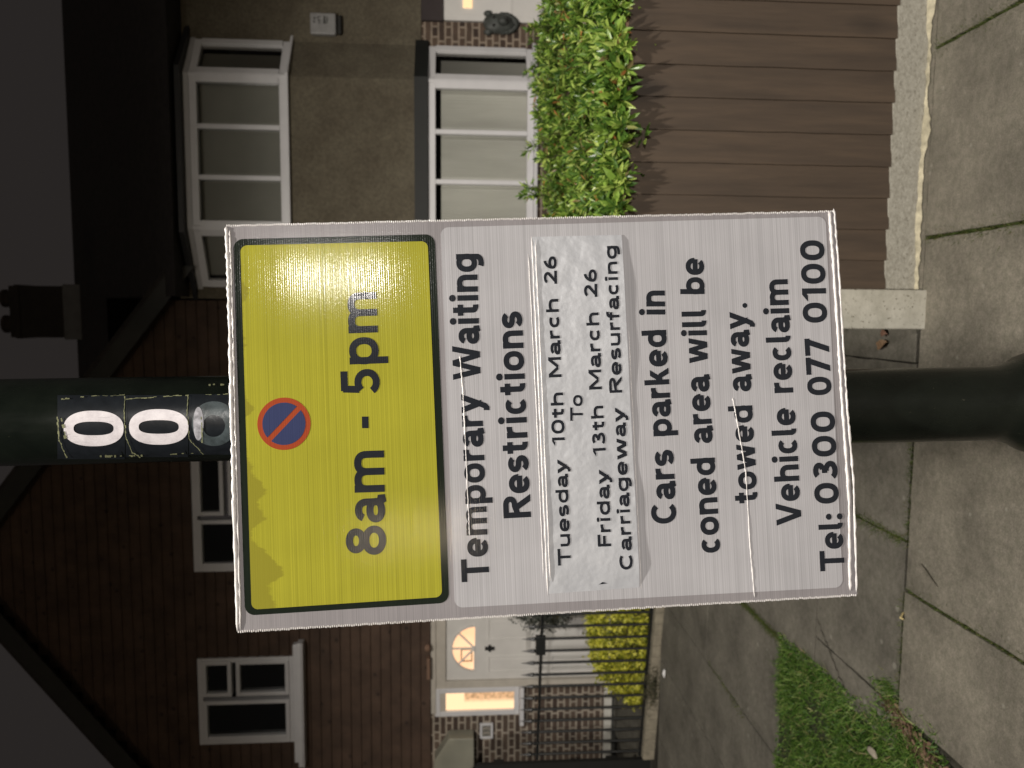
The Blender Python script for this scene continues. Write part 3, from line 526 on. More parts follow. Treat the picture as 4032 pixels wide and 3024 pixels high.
# ---- stroke lettering in the shape of road-sign type
X_ = .755
def glyph(ch, h):
    S = []; t = X_-h; bl = h
    def ln(*p): S.append(('l', [np.array(q, float) for q in p]))
    def arc(cx, cy, rx, ry, a0, a1, n=18, e=2.25):
        P = []
        for i in range(n+1):
            a = math.radians(a0+(a1-a0)*i/n); c, s_ = math.cos(a), math.sin(a); P.append(np.array([cx+rx*math.copysign(abs(c)**(2/e), c), cy+ry*math.copysign(abs(s_)**(2/e), s_)]))
        return P
    def path(*parts):
        P = []
        for q in parts:
            for p in (q if isinstance(q, list) else [q]):
                p = np.array(p, float)
                if not P or np.linalg.norm(P[-1]-p) > 1e-4: P.append(p)
        S.append(('l', P))
    def slant(x0, y0, x1, y1, k=1.0):     # stroke whose ends are cut level
        l_ = math.hypot(x1-x0, y1-y0); w_ = h*k*l_/abs(y1-y0); S.append(('q', [np.array(q, float) for q in ((x0-w_, y0), (x0+w_, y0), (x1+w_, y1), (x1-w_, y1))]))
    def dot(x, y, r_): S.append(('p', [np.array([x+r_*math.cos(a), y+r_*math.sin(a)]) for a in np.linspace(0, 2*math.pi, 17)[:-1]]))
    def bowl(cx, w_): S.append(('c', arc(cx, X_/2, w_/2-h, X_/2-h, 0, 360, 32)[:-1]))
    def arch(x0, x1): ry = min((x1-x0)*.55, .3); path(arc((x0+x1)/2, t-ry, (x1-x0)/2, ry, 180, 0, 16, 2.4), (x1, 0))
    W = .6
    if ch == ' ': return S, .30
    if ch == 'T': ln((0, 1-h), (.78, 1-h)); ln((.39, 0), (.39, 1-h)); W = .78
    elif ch == 'F': ln((h+.04, 0), (h+.04, 1)); ln((h, 1-h), (.60, 1-h)); ln((h, .51), (.54, .51)); W = .60
    elif ch == 'e': W = .66; path(arc(W/2, X_/2, W/2-h, X_/2-h, 2, 318, 26)); ln((h, X_/2-.01), (W-h*.6, X_/2-.01))
    elif ch == 'c': W = .60; path(arc(W/2+.01, X_/2, W/2-h, X_/2-h, 47, 313, 24))
    elif ch == 'C': W = .80; path(arc(W/2+.01, .5, W/2-h, .5-h, 44, 316, 28, 2.15))
    elif ch == 'o': W = .68; bowl(W/2, W)
    elif ch in 'bd': W = .68; sx = h+.02 if ch == 'b' else W-h-.02; ln((sx, 0), (sx, 1.0)); bowl(W/2, W-.02)
    elif ch == 'p': W = .68; ln((h+.02, -.24), (h+.02, X_)); bowl(W/2, W-.02)
    elif ch == 'g': W = .68; x = W-h-.02; bowl(W/2, W-.02); path((x, X_), (x, .02), arc(x-.22, .02, .22, .27-h-.0, 0, -118, 14))
    elif ch == 'a': W = .62; x = W-h-.05; path(arc(x-.19, t-.20, .19, .20, 158, 0, 14), (x, h*1.6), (x+.035, h*.9), (W+.03, h*1.0)); S.append(('c', arc((h+x)/2, .235, (x-h)/2+.005, .235-h, 0, 360, 26)[:-1]))
    elif ch == 'n': W = .66; ln((h+.02, 0), (h+.02, X_)); arch(h+.02, W-h-.02)
    elif ch == 'h': W = .66; ln((h+.02, 0), (h+.02, 1.0)); arch(h+.02, W-h-.02)
    elif ch == 'm': W = 1.02; ln((h+.02, 0), (h+.02, X_)); arch(h+.02, W/2); arch(W/2, W-h-.02)
    elif ch == 'u': W = .66; ln((W-h-.02, 0), (W-h-.02, X_)); path((h+.02, X_), arc(W/2, .28, (W/2-h-.02), .28-h, 180, 360, 16))
    elif ch == 'r': W = .44; ln((h+.02, 0), (h+.02, X_)); path(arc(h+.02+.26, t-.24, .26, .24, 180, 84, 10))
    elif ch == 'i': W = 2*h+.06; x = W/2; ln((x, 0), (x, X_)); dot(x, 1.0-h*.65, h*1.22)
    elif ch == 'l': W = 2*h+.14; x = h+.03; path((x, 1.0), (x, .22), arc(x+.13, .22, .13, .22-h, 180, 275, 8))
    elif ch == 't': W = .44; x = h+.10; path((x, X_+.17), (x, .22), arc(x+.16, .22, .16, .22-h, 180, 280, 10)); ln((0, X_-h), (.40, X_-h))
    elif ch == 'f': W = .42; x = h+.10; path((x, 0), (x, .78), arc(x+.17, .78, .17, 1-h-.78+.02, 180, 78, 9)); ln((0, X_-h), (.38, X_-h))
    elif ch == 's': W = .56; path(arc(W/2, X_-h-.155, W/2-h*.9, .155, 28, 180, 12, 2.1), arc(W/2, X_-h-.155, W/2-h*.9, (X_-2*h)/2-.155+.0, 180, 262, 6, 2.1), arc(W/2, h+.160, W/2-h*.9, (X_-2*h)/2-.160, 82, 0, 6, 2.1), arc(W/2, h+.160, W/2-h*.9, .160, 0, -152, 12, 2.1))
    elif ch == 'k': W = .64; ln((h+.02, 0), (h+.02, 1.0)); slant(h+.08, .27, W-h-.06, X_, .95); slant(h+.22, .42, W-h, 0, .95)
    elif ch == 'y': W = .66; slant(h, X_, W/2+.01, .03, .98); slant(W-h, X_, W/2-.075, -.04, .98); path((W/2-.065, -.01), (W/2-.11, -.11), (W/2-.17, -.155), (W/2-.26, -.15))
    elif ch == 'w': W = .96; slant(h, X_, .25, 0, .93); slant(.48, X_, .27, 0, .9); slant(.48, X_, .69, 0, .9); slant(W-h, X_, .71, 0, .93)
    elif ch == 'W': W = 1.20; slant(h, 1, .31, 0, .95); slant(.60, 1, .33, 0, .9); slant(.60, 1, .87, 0, .9); slant(W-h, 1, .89, 0, .95)
    elif ch == 'V': W = .82; slant(h, 1, .40, 0, .98); slant(W-h, 1, .42, 0, .98)
    elif ch == 'M': W = .92; ln((h, 0), (h, 1)); ln((W-h, 0), (W-h, 1)); slant(h, 1, W/2-.01, .22, .85); slant(W-h, 1, W/2+.01, .22, .85)
    elif ch == 'R': W = .76; ln((h, 0), (h, 1)); path((h, 1-h), arc(.42, .74, W-.42-h-.02, .26-h, 90, -90, 16), (h, .48)); slant(.38, .48, W-h*.9, 0, 1.0)
    elif ch == 'v': W = .64; slant(h, X_, .31, 0); slant(W-h, X_, .33, 0)
    elif ch == '0': W = .68; S.append(('c', arc(W/2, .5, W/2-h-.01, .5-h, 0, 360, 36, 2.3)[:-1]))
    elif ch == '1': W = .42; ln((.28, 0), (.28, 1)); slant(.04, .76, .27, 1, .72)
    elif ch == '2': W = .62; path(arc(W/2-.01, 1-h-.21, W/2-h-.02, .21, 165, -25, 18, 2.1), (h+.06, h+.03)); ln((.02, h), (W, h))
    elif ch == '3': W = .62; path(arc(W/2-.03, .755, W/2-h-.04, .245-h, 150, -75, 16, 2.1)); path(arc(W/2-.03, .285, W/2-h, .285-h, 90, -155, 18, 2.1)); ln((W/2-.10, .535), (W/2+.02, .535))
    elif ch == '5': W = .64; ln((.10, 1-h), (W-.07, 1-h)); path((.15, 1-h*.6), (.125, .53)); path(arc(W/2-.03, .325, W/2-h, .325-h, 138, -150, 22, 2.1))
    elif ch == '6': W = .64; S.append(('c', arc(W/2, .31, W/2-h-.01, .31-h, 0, 360, 28, 2.1)[:-1])); path(arc(W/2+.12, .33, W/2+.11-h, .67-h, 180, 97, 14, 2.0))
    elif ch == '7': W = .60; ln((0, 1-h), (W, 1-h)); slant(W-h*1.1, 1-h, .20, 0, .98)
    elif ch == '8': W = .70; S.append(('c', arc(W/2, .745, W/2-h-.055, .255-h, 0, 360, 28, 2.1)[:-1])); S.append(('c', arc(W/2, .29, W/2-h-.005, .29-h+.01, 0, 360, 30, 2.1)[:-1]))
    elif ch == ':': W = .24; dot(.12, .11, h*1.2); dot(.12, .56, h*1.2)
    elif ch == '.': W = .24; dot(.12, .11, h*1.25)
    return S, W
def text(s, pl, pr, cap, h, mat, parent, z=.0006, gap=.062, hx=None):
    """pl, pr: photo points on the baseline at the first letter's left and the last letter's right edge; cap: cap height in photo px"""
    a, c = sl(*pl), sl(*pr); u = c-a; Lw = np.linalg.norm(u); u /= Lw; v_ = np.array([-u[1], u[0]]); ch = np.linalg.norm(sl(pl[0]-cap, pl[1])-a)
    G = [glyph(q, h) for q in s]; tot = sum(g[1] for g in G)+gap*(len(G)-1); sx = Lw/tot; x = 0; b = MB(); k = 0
    asp = sx/ch                          # horizontal stretch of the letter shapes
    def P2(p): return a+u*p[0]*sx+v_*p[1]*ch
    for (S, W) in G:
        for kind, P in S:
            lift = z+.0004+.00003*(k % 7); k += 1
            Q = [P2(p+np.array([x, 0])) for p in P]; hh = h*ch*(.35*asp+.65)
            if kind in 'lc':
                n = len(Q); lo = []; hi = []
                for i in range(n):
                    p0 = Q[i-1] if (kind == 'c' or i > 0) else Q[i]; p1 = Q[(i+1) % n] if (kind == 'c' or i < n-1) else Q[i]
                    d = p1-p0; d = d/(np.linalg.norm(d)+1e-9)
                    nn = np.array([-d[1], d[0]]); sc2 = 1.0
                    if kind == 'c' or 0 < i < n-1:
                        e = Q[i]-p0; e = e/(np.linalg.norm(e)+1e-9); sc2 = 1/max(.6, abs(e@d))
                    hi.append(Q[i]+nn*hh*sc2); lo.append(Q[i]-nn*hh*sc2)
                vs = [sp(*q, lift) for q in lo]+[sp(*q, lift) for q in hi]
                b.add(vs, [(i, (i+1) % n, n+(i+1) % n, n+i) for i in range(n if kind == 'c' else n-1)])
            else:
                b.add([sp(*q, lift) for q in Q], [tuple(range(len(Q)))])
        x += W+gap
    o = b.build('lettering', mat, parent, recalc=False); return o
T = lambda *a, **k: text(*a, **k)
zy = .0009
T('8am', (1520, 2184), (1512, 1769), 157, .088, M_text, NT, zy)
T('5pm', (1497, 1551), (1482, 1146), 153, .088, M_text, NT, zy)
b = MB(); sheet(b, [sl(*q) for q in ((1452, 1686), (1451, 1640), (1425, 1640), (1426, 1686))], zy, zy+.0004); b.build('lettering', M_text, NT)
h1 = .100
for s, pl, pr, cap in [('Temporary', (1927, 2286), (1897, 1549), 109), ('Waiting', (1893, 1493), (1877, 997), 109), ('Restrictions', (2091, 2036), (2055, 1226), 108),
        ('Cars', (2664, 2061), (2651, 1770), 99), ('parked', (2647, 1717), (2622, 1296), 98), ('in', (2619, 1242), (2617, 1142), 98),
        ('coned', (2837, 2175), (2813, 1798), 97), ('area', (2807, 1743), (2791, 1476), 97), ('will', (2787, 1429), (2779, 1214), 97), ('be', (2774, 1161), (2771, 1015), 96),
        ('towed', (2984, 1978), (2961, 1593), 97), ('away', (2959, 1540), (2944, 1227), 97), ('Vehicle', (3156, 2064), (3130, 1604), 99), ('reclaim', (3123, 1548), (3100, 1097), 98),
        ('Tel:', (3325, 2245), (3315, 2020), 96), ('0300', (3303, 1984), (3284, 1615), 95), ('077', (3275, 1556), (3261, 1330), 95), ('0100', (3257, 1273), (3243, 943), 95)]:
    T(s, pl, pr, cap, h1 if len(s) > 0 else h1, M_text, NT, .0006)
cd_ = sl(2932, 1203); b = MB(); sheet(b, [cd_+.0042*np.array([math.cos(t), math.sin(t)]) for t in np.linspace(0, 6.283, 17)[:-1]], .0006, .001); b.build('lettering', M_text, NT)
# ---- paper strip taped over the middle, standing slightly off the board along its lower edge
M_paper, N, L, B = new_mat('wrinkled_laminate'); g = N.new('ShaderNodeNewGeometry')
L.new(ramp(N, L, noise(N, L, g.outputs['Position'], 30, 5), [(.3, (.47, .485, .52)), (.7, (.54, .555, .59))]), B.inputs['Base Color']); B.inputs['Roughness'].default_value = .38
n1 = bump(N, L, noise(N, L, g.outputs['Position'], 95, 3, .6), B, .28, .0015); bump(N, L, noise(N, L, g.outputs['Position'], 30, 2, .5), B, .35, .006, n1)
q4 = quadpx((2094, 933), (2160, 2338), (2517, 2312), (2446, 926)); TRc, TLc, BLc, BRc = q4
nx_, ny_ = 60, 14
def strip_pt(u, v_):
    p = TLc*(1-u)*(1-v_)+TRc*u*(1-v_)+BLc*(1-u)*v_+BRc*u*v_
    edge = min(1, u/.06)*min(1, (1-u)/.02+.35)
    h = .0009+.0042*(v_**1.6)*edge*(.8+.25*math.sin(u*9+1)+.12*math.sin(u*31))+.0016*math.exp(-((u-.36)**2/.002+(v_-.42)**2/.05))
    return p, h
b = MB(); vs = []; fs = []
for j in range(ny_+1):
    for i in range(nx_+1):
        p, h = strip_pt(i/nx_, j/ny_); vs.append(sp(p[0], p[1], h))
W1 = nx_+1; fs = [(j*W1+i, (j+1)*W1+i, (j+1)*W1+i+1, j*W1+i+1) for j in range(ny_) for i in range(nx_)]
b.add(vs, fs); strip = b.build('date_strip', M_paper, NT, smooth=True)
def lift_at(p):                          # height of the strip under a sheet point
    ex = (TRc-TLc); ey = (BLc-TLc); A = np.array([[ex[0], ey[0]], [ex[1], ey[1]]]); u, v_ = np.linalg.solve(A, p-TLc); return strip_pt(min(1, max(0, u)), min(1, max(0, v_)))[1]
def strip_text(s, pl, pr, cap):
    o = text(s, pl, pr, cap, .088, M_text, strip, 0.0, gap=.055); me = o.data; base = np.array(parent_world(strip))
    for vtx in me.vertices:
        q = np.array(vtx.co)+base-SO; p2 = np.array([q@SA, q@SB]); vtx.co = tuple(np.array(vtx.co)+SN*(lift_at(p2)+.0002))
for s, pl, pr, cap in [('Tuesday', (2248, 2224), (2231, 1807), 50), ('10th', (2224, 1752), (2216, 1541), 50), ('March', (2211, 1487), (2197, 1173), 50), ('26', (2192, 1120), (2190, 1007), 50),
        ('To', (2294, 1657), (2293, 1554), 49), ('Friday', (2405, 2155), (2395, 1847), 51), ('13th', (2385, 1792), (2373, 1593), 50), ('March', (2369, 1535), (2355, 1227), 50), ('26', (2350, 1172), (2347, 1059), 50),
        ('Carriageway', (2489, 2242), (2457, 1603), 50), ('Resurfacing', (2448, 1548), (2425, 966), 49)]: strip_text(s, pl, pr, cap)
p0 = [sl(*q) for q in ((2355, 2302), (2372, 2290), (2388, 2296), (2360, 2300))]; b = MB(); b.add([sp(*q, lift_at(q)+.0008) for q in p0], [(0, 1, 2, 3)]); b.build('print_mark', M_text, strip)
# ---- creases, rolled edges and cut flutes of the plastic
def bead(px, r0, name, par=NT, lift=.0006, jit=.0003, mat=None):
    P = []; R_ = []; rj = random.Random(len(px)*7+int(px[0][0])); n = len(px)*14
    for i in range(n+1):
        t = i/n*(len(px)-1); k = min(int(t), len(px)-2); f = t-k; X = px[k][0]*(1-f)+px[k+1][0]*f; Y = px[k][1]*(1-f)+px[k+1][1]*f
        s_, t_ = sl(X, Y); P.append(sp(s_+0, t_+rj.uniform(-jit, jit), lift)); R_.append(r0*rj.uniform(.6, 1.15)*(.25 if i in (0, n) else 1))
    return MB().tube(P, R_, 8).build(name, mat or M_edge, par, smooth=True)
bead([(1811, 1400), (1823, 1540), (1843, 1976), (1849, 2110)], .0011, 'crease', jit=.0004)
bead([(2884, 1566), (2904, 1673), (2935, 1856), (2953, 2150), (2970, 2352)], .0012, 'crease')
bead([(2093, 931), (2120, 1500), (2157, 2345)], .0014, 'tape_edge'); bead([(2107, 945), (2136, 1560), (2166, 2290)], .0011, 'tape_edge', lift=.002)
bead([(2080, 1000), (2112, 1600), (2140, 2270)], .0008, 'tape_edge')
bead([(3264, 832), (3281, 1040), (3304, 1410), (3316, 1600), (3342, 1960), (3346, 2325)], .0026, 'rolled_edge', jit=.0005)
bead([(3282, 822), (3300, 1040), (3322, 1410), (3336, 1620), (3360, 1900), (3372, 2330)], .0022, 'rolled_edge', jit=.0005)
bead([(891, 892), (899, 1060), (905, 1300), (912, 1600), (922, 1980), (937, 2486)], .0036, 'rolled_edge', lift=.0002, jit=.0007)
bead([(905, 905), (911, 1060), (918, 1300), (925, 1600), (936, 1980), (948, 2480)], .0018, 'rolled_edge', lift=.0008, jit=.0005)
bead([(2525, 2320), (2500, 1800), (2475, 1300)], .0006, 'crease')
for s_, sg in ((0, -1), (SW, 1)):
    b = MB(); tt = 0
    while tt < SH-.003:
        jj = random.uniform(-.0006, .0006); c = sp(s_+sg*.0004+jj, -tt-.0017, -.0022); b.obox(c, SA*.0017, SB*.00095, SN*.0030); tt += .0034
    b.build('flute_ends', M_edge, NT, bevel=.0004)
for tz in (.30, .74):                    # straps holding the board to the post
    b = MB(); zc = sp(SW*.5, -tz*SH)[2]; P = []
    for i in range(33):
        a = 2*math.pi*i/32; cx, cy = pax(zc); P.append((cx+.0745*math.cos(a), cy+.0745*math.sin(a), zc))
    b.tube(P, .0018, 6); b.build('cable_tie', plain('black_nylon', (.01, .01, .01), .4), NT)

# ================================================================= HOUSES
M_frame = plain('white_upvc', (.66, .65, .66), .35, .05, 5); M_white_d = plain('white_door_skin', (.66, .64, .61), .4, .05, 5)
M_roof = plain('dark_roof_tiles', (.030, .026, .024), .9, .3, 12, .6, 30)
M_dark = plain('dark_interior', (.012, .012, .010), .8, .2); M_glass = glass('window_glass'); M_blackgloss = plain('black_pane', (.010, .011, .011), .08, .1)
M_render, N, L, B = new_mat('pebbledash_render'); v = pos(N, L)
c = ramp(N, L, noise(N, L, v, 3.2, 5, .6), [(.3, (.092, .076, .052)), (.7, (.135, .117, .082))]); f_ = ramp(N, L, noise(N, L, v, 34, 4, .7), [(.3, (.72,)*3), (.7, (1.25,)*3)])
L.new(mix(N, L, c, f_, 1.0, 'MULTIPLY'), B.inputs['Base Color']); B.inputs['Roughness'].default_value = .95; bump(N, L, noise(N, L, v, 60, 4, .7), B, .5, .008)
M_brick = brick_mat('brown_brick', (.042, .026, .020), (.115, .078, .055), (.27, .215, .165)); M_brick2 = brick_mat('dark_brick', (.060, .040, .031), (.13, .092, .068), (.36, .31, .25))
def hung_mat():
    M, N, L, B = new_mat('hung_tiles'); g = N.new('ShaderNodeNewGeometry'); s = N.new('ShaderNodeSeparateXYZ'); c = N.new('ShaderNodeCombineXYZ')
    L.new(g.outputs['Position'], s.inputs[0]); L.new(s.outputs[0], c.inputs[0]); L.new(s.outputs[2], c.inputs[1])
    b = N.new('ShaderNodeTexBrick'); L.new(c.outputs[0], b.inputs[0]); b.inputs['Scale'].default_value = 1; b.inputs['Brick Width'].default_value = .165; b.inputs['Row Height'].default_value = .115
    b.inputs['Mortar Size'].default_value = .003; b.inputs['Color1'].default_value = (.074, .045, .030, 1); b.inputs['Color2'].default_value = (.086, .053, .036, 1); b.inputs['Mortar'].default_value = (.066, .040, .028, 1)
    v = pos(N, L); vo = N.new('ShaderNodeTexVoronoi'); L.new(v, vo.inputs[0]); vo.inputs['Scale'].default_value = 5.5
    d = ramp(N, L, vo.outputs['Distance'], [(.10, (.35,)*3), (.15, (1, 1, 1))]); col = mix(N, L, b.outputs[0], d, .8, 'MULTIPLY')
    col = mix(N, L, col, ramp(N, L, noise(N, L, v, 4, 4), [(.3, (.7,)*3), (.7, (1.25,)*3)]), 1.0, 'MULTIPLY')
    L.new(col, B.inputs['Base Color']); B.inputs['Roughness'].default_value = .85; bump(N, L, noise(N, L, v, 30), B, .4, .006); return M
M_hung = hung_mat()
def grid_wall(b, x0, x1, z0, z1, holes, y, thick=.12):
    xs = sorted(set([x0, x1]+[min(max(h[k], x0), x1) for h in holes for k in (0, 1)])); zs = sorted(set([z0, z1]+[min(max(h[k], z0), z1) for h in holes for k in (2, 3)]))
    for i in range(len(xs)-1):
        for j in range(len(zs)-1):
            cx, cz = (xs[i]+xs[i+1])/2, (zs[j]+zs[j+1])/2
            if any(h[0] < cx < h[1] and h[2] < cz < h[3] for h in holes): continue
            b.box(xs[i], xs[i+1], y, y+thick, zs[j], zs[j+1])
def frame_rect(b, x0, x1, z0, z1, wf, y, d):
    b.box(x0, x1, y, y+d, z1-wf, z1); b.box(x0, x1, y, y+d, z0, z0+wf); b.box(x0, x0+wf, y, y+d, z0+wf, z1-wf); b.box(x1-wf, x1, y, y+d, z0+wf, z1-wf)
YF = 8.60
HL = thing('gabled_house', (-2.8, YF, 0), 'dark gabled house with tile-hung upper wall and lit hall window beside its white door', 'house')
win1 = (-4.955, -3.93, 3.72, 4.80); win2 = (-2.915, -1.45, 3.72, 4.80); apx, apz, slope = -2.8, 7.29, .773
b = MB(); z = 2.165; course = .115                           # hung tiles: overlapping sloped courses
while z < apz-.05:
    za, zb = z, min(z+course, apz); xl, xr = -5.72, .12
    if zb > 4.95: k = (apz-(za+zb)/2)/slope; xl, xr = max(xl, apx-k), min(xr, apx+k)
    cuts = sorted([xl, xr]+[w_[q] for w_ in (win1, win2) for q in (0, 1) if za < w_[3] and zb > w_[2] and xl < w_[q] < xr])
    for i in range(len(cuts)-1):
        mx = (cuts[i]+cuts[i+1])/2
        if any(w_[0] < mx < w_[1] and za < w_[3] and zb > w_[2] for w_ in (win1, win2)): continue
        b.add([(cuts[i], YF-.028, za), (cuts[i+1], YF-.028, za), (cuts[i+1], YF-.004, zb+.01), (cuts[i], YF-.004, zb+.01), (cuts[i], YF+.02, za), (cuts[i+1], YF+.02, za)], [(0, 1, 2, 3), (0, 4, 5, 1)])
    z += course
b.build('hung_tile_wall', M_hung, HL)
b = MB(); grid_wall(b, -5.72, .12, -.04, 2.16, [(-4.36, -3.35, -.1, 2.15), (-4.70, -4.36, 1.08, 2.15)], YF); grid_wall(b, -5.72, .12, 2.16, 4.9, [win1, win2], YF+.03); b.build('brick_wall', M_brick2, HL)
b = MB()
for (ya, yb) in ((YF-.22, 13.0),):
    for sg in (-1, 1):
        p0 = (apx, ya, apz+.10); p1 = (apx+sg*3.3, ya, apz+.10-3.3*slope)
        b.prism([p0, p1, (p1[0], yb, p1[2]), (apx, yb, apz+.10)], (0, 0, .06))
rf = b.build('roof', M_roof, HL)
M_verge = plain('verge_board', (.022, .022, .018), .6, .15)
for sg in (-1, 1):
    b = MB(); k = 3.28; b.prism([(apx, YF-.24, apz+.095), (apx+sg*k, YF-.24, apz+.095-k*slope), (apx+sg*k, YF-.24, apz-.13-k*slope), (apx, YF-.24, apz-.13)], (0, .022, 0)); b.build('verge_board', M_verge, rf, recalc=True)
def upvc(win, cells, label=None, par=None, sill=True):
    x0, x1, z0, z1 = win; W = MB(); frame_rect(W, x0, x1, z0, z1, .055, YF-.045, .11)
    for (a, c, e, f) in cells: frame_rect(W, a, c, e, f, .045, YF-.062, .10)
    o = W.build('window', M_frame, par, bevel=.006)
    for (a, c, e, f) in cells: MB().box(a+.04, c-.04, YF+.0, YF+.012, e+.04, f-.04).build('pane', M_blackgloss, o)
    if sill: MB().box(x0-.245, x1+.20, YF-.16, YF-.03, z0-.105, z0-.055).box(x0-.21, x1+.17, YF-.12, YF-.03, z0-.055, z0-.004).box(x0-.25, x1+.205, YF-.165, YF-.03, z0-.125, z0-.108).build('sill', M_frame, o, bevel=.008)
    return o
upvc(win1, [(-4.90, -4.43, 3.775, 4.745), (-4.38, -3.96, 4.42, 4.745), (-4.38, -3.96, 3.775, 4.37)], par=HL)
upvc(win2, [(-2.86, -2.32, 3.775, 4.745), (-2.27, -1.5, 4.45, 4.745), (-2.27, -1.5, 3.775, 4.40)], par=HL)
# front door, fanlight, lit side window
b = MB(); b.box(-4.64, -3.36, YF-.05, YF+.06, 1.985, 2.14).box(-4.36, -4.275, YF-.05, YF+.06, .0, 1.985).box(-3.44, -3.36, YF-.05, YF+.06, .0, 1.985)
b.box(-4.66, -3.34, YF-.065, YF-.05, 2.10, 2.155); b.build('door_frame', plain('cream_lintel', (.50, .46, .40), .5, .08), HL, bevel=.004)
dcx, dcz, dr = -3.895, 1.645, .272
b = MB(); z0d, z1d = .05, 1.982; xd0, xd1 = -4.272, -3.445; n = 28                # door leaf with a half-round opening
arcp = [(dcx+dr*math.cos(math.pi*i/n), dcz+dr*math.sin(math.pi*i/n)) for i in range(n+1)]
def strip_door(y0, y1):
    for i in range(n):
        (xa, za), (xb, zb) = arcp[i], arcp[i+1]
        b.prism([(xa, y0, za), (xa, y0, z1d), (xb, y0, z1d), (xb, y0, zb)], (0, y1-y0, 0))
    b.box(xd0, dcx-dr, y0, y1, dcz, z1d); b.box(dcx+dr, xd1, y0, y1, dcz, z1d); b.box(xd0, xd1, y0, y1, z0d, dcz)
strip_door(YF-.02, YF+.03); door = b.build('door', M_white_d, HL, recalc=True)
b = MB()
for (xa, xb, za, zb) in [(-4.19, -3.99, .85, 1.50), (-3.80, -3.53, .85, 1.50), (-4.19, -3.99, .18, .75), (-3.80, -3.53, .18, .75)]:
    frame_rect(b, xa, xb, za, zb, .022, YF-.030, .012); b.box(xa+.04, xb-.04, YF-.026, YF-.018, za+.04, zb-.04)
b.build('door_panel', M_white_d, door, bevel=.004)
b = MB()
for a in (0, 45, 90, 135, 180):
    a = math.radians(a); b.obox((dcx+math.cos(a)*dr*.5, YF-.012, dcz+math.sin(a)*dr*.5+.004), (math.cos(a)*dr*.5, 0, math.sin(a)*dr*.5), (0, .012, 0), (-math.sin(a)*.008, 0, math.cos(a)*.008)) if a not in (0,) else None
for i in range(n): 
    a = math.pi*(i+.5)/n; b.obox((dcx+math.cos(a)*dr, YF-.022, dcz+math.sin(a)*dr), (-math.sin(a)*.0175, 0, math.cos(a)*.0175), (0, .008, 0), (math.cos(a)*.010, 0, math.sin(a)*.010))
b.box(dcx-.03, dcx+.03, YF-.034, YF-.022, dcz-.0, dcz+.03)
b.build('glazing_bars', M_white_d, door)
M_lit, N, L, B = new_mat('lit_hall'); v = pos(N, L); B.inputs['Base Color'].default_value = (.1, .08, .05, 1)
L.new(ramp(N, L, noise(N, L, v, 2.5, 2), [(.3, (1.0, .52, .27)), (.6, (1.0, .64, .38))]), B.inputs['Emission Color']); B.inputs['Emission Strength'].default_value = 1.25
b = MB(); b.add([(p[0], YF+.02, p[1]) for p in arcp], [tuple(range(n+1))]); b.build('fanlight_pane', M_lit, door)
b = MB(); frame_rect(b, dcx-.175, dcx-.02, dcz+.03, dcz+.165, .014, YF+.014, .004); b.build('inner_picture_frame', plain('wood_frame', (.30, .16, .07), .6), door)
b = MB().box(dcx-.018, dcx+.018, YF-.045, YF-.02, 1.42, 1.53).box(dcx-.04, dcx+.04, YF-.04, YF-.022, 1.46, 1.49).tube([(dcx-.02, YF-.05, 1.48), (dcx, YF-.06, 1.43), (dcx+.02, YF-.05, 1.48)], .006, 6)
b.build('knocker', plain('dark_iron', (.02, .02, .02), .4), door)
MB().box(-3.94, -3.70, YF-.035, YF-.022, 1.0, 1.05).build('letter_plate', plain('pale_metal', (.5, .48, .45), .35), door)
b = MB(); frame_rect(b, -4.70, -4.36, 1.125, 2.11, .06, YF-.055, .10); sw = b.build('window', M_frame, HL, bevel=.006)
MB().box(-4.80, -4.345, YF-.14, YF-.055, 1.075, 1.123).build('sill', M_frame, sw, bevel=.008)
M_side, N, L, B = new_mat('lit_side_pane'); v = pos(N, L); B.inputs['Base Color'].default_value = (.1, .08, .05, 1)
g = N.new('ShaderNodeNewGeometry'); s = N.new('ShaderNodeSeparateXYZ'); L.new(g.outputs['Position'], s.inputs[0])
m1 = N.new('ShaderNodeMapRange'); L.new(s.outputs[2], m1.inputs[0]); m1.inputs[1].default_value = 1.18; m1.inputs[2].default_value = 1.78; m1.inputs[3].default_value = 1; m1.inputs[4].default_value = 0
m2 = N.new('ShaderNodeMapRange'); L.new(s.outputs[0], m2.inputs[0]); m2.inputs[1].default_value = -4.56; m2.inputs[2].default_value = -4.50
mm = N.new('ShaderNodeMath'); mm.operation = 'MULTIPLY'; L.new(m2.outputs[0], mm.inputs[0]); st = N.new('ShaderNodeMath'); st.operation = 'GREATER_THAN'; st.inputs[1].default_value = .02; L.new(m1.outputs[0], st.inputs[0]); L.new(st.outputs[0], mm.inputs[1])
patt = ramp(N, L, noise(N, L, v, 22, 3, .7), [(.35, (.30, .17, .085)), (.65, (.72, .42, .22))])
L.new(mix(N, L, (1.0, .66, .38), patt, mm.outputs[0]), B.inputs['Emission Color']); B.inputs['Emission Strength'].default_value = 1.35
MB().box(-4.645, -4.415, YF-.015, YF, 1.18, 2.055).build('lit_pane', M_side, sw)
MB().box(-5.72, -4.40, YF-.035, YF, .02, .11).build('plinth_band', plain('painted_plinth', (.62, .60, .54), .7, .1), HL)
MB().box(-5.72, -4.40, YF-.05, YF-.001, -.04, .015).build('plinth', plain('dark_plinth', (.05, .05, .045), .8), HL)
b = MB().box(-4.20, -3.95, YF-.14, YF-.06, 2.165, 2.20).lathe([(.035, 2.165), (.045, 2.19), (.03, 2.22)], -3.83, YF-.12, 12); b.build('door_canopy_bracket', plain('rusty_bracket', (.20, .12, .08), .7), HL)
NP = thing('number_plaque', (-4.91, YF, 1.51), 'small white framed house number plaque on the brick wall left of the lit side window', 'plaque')
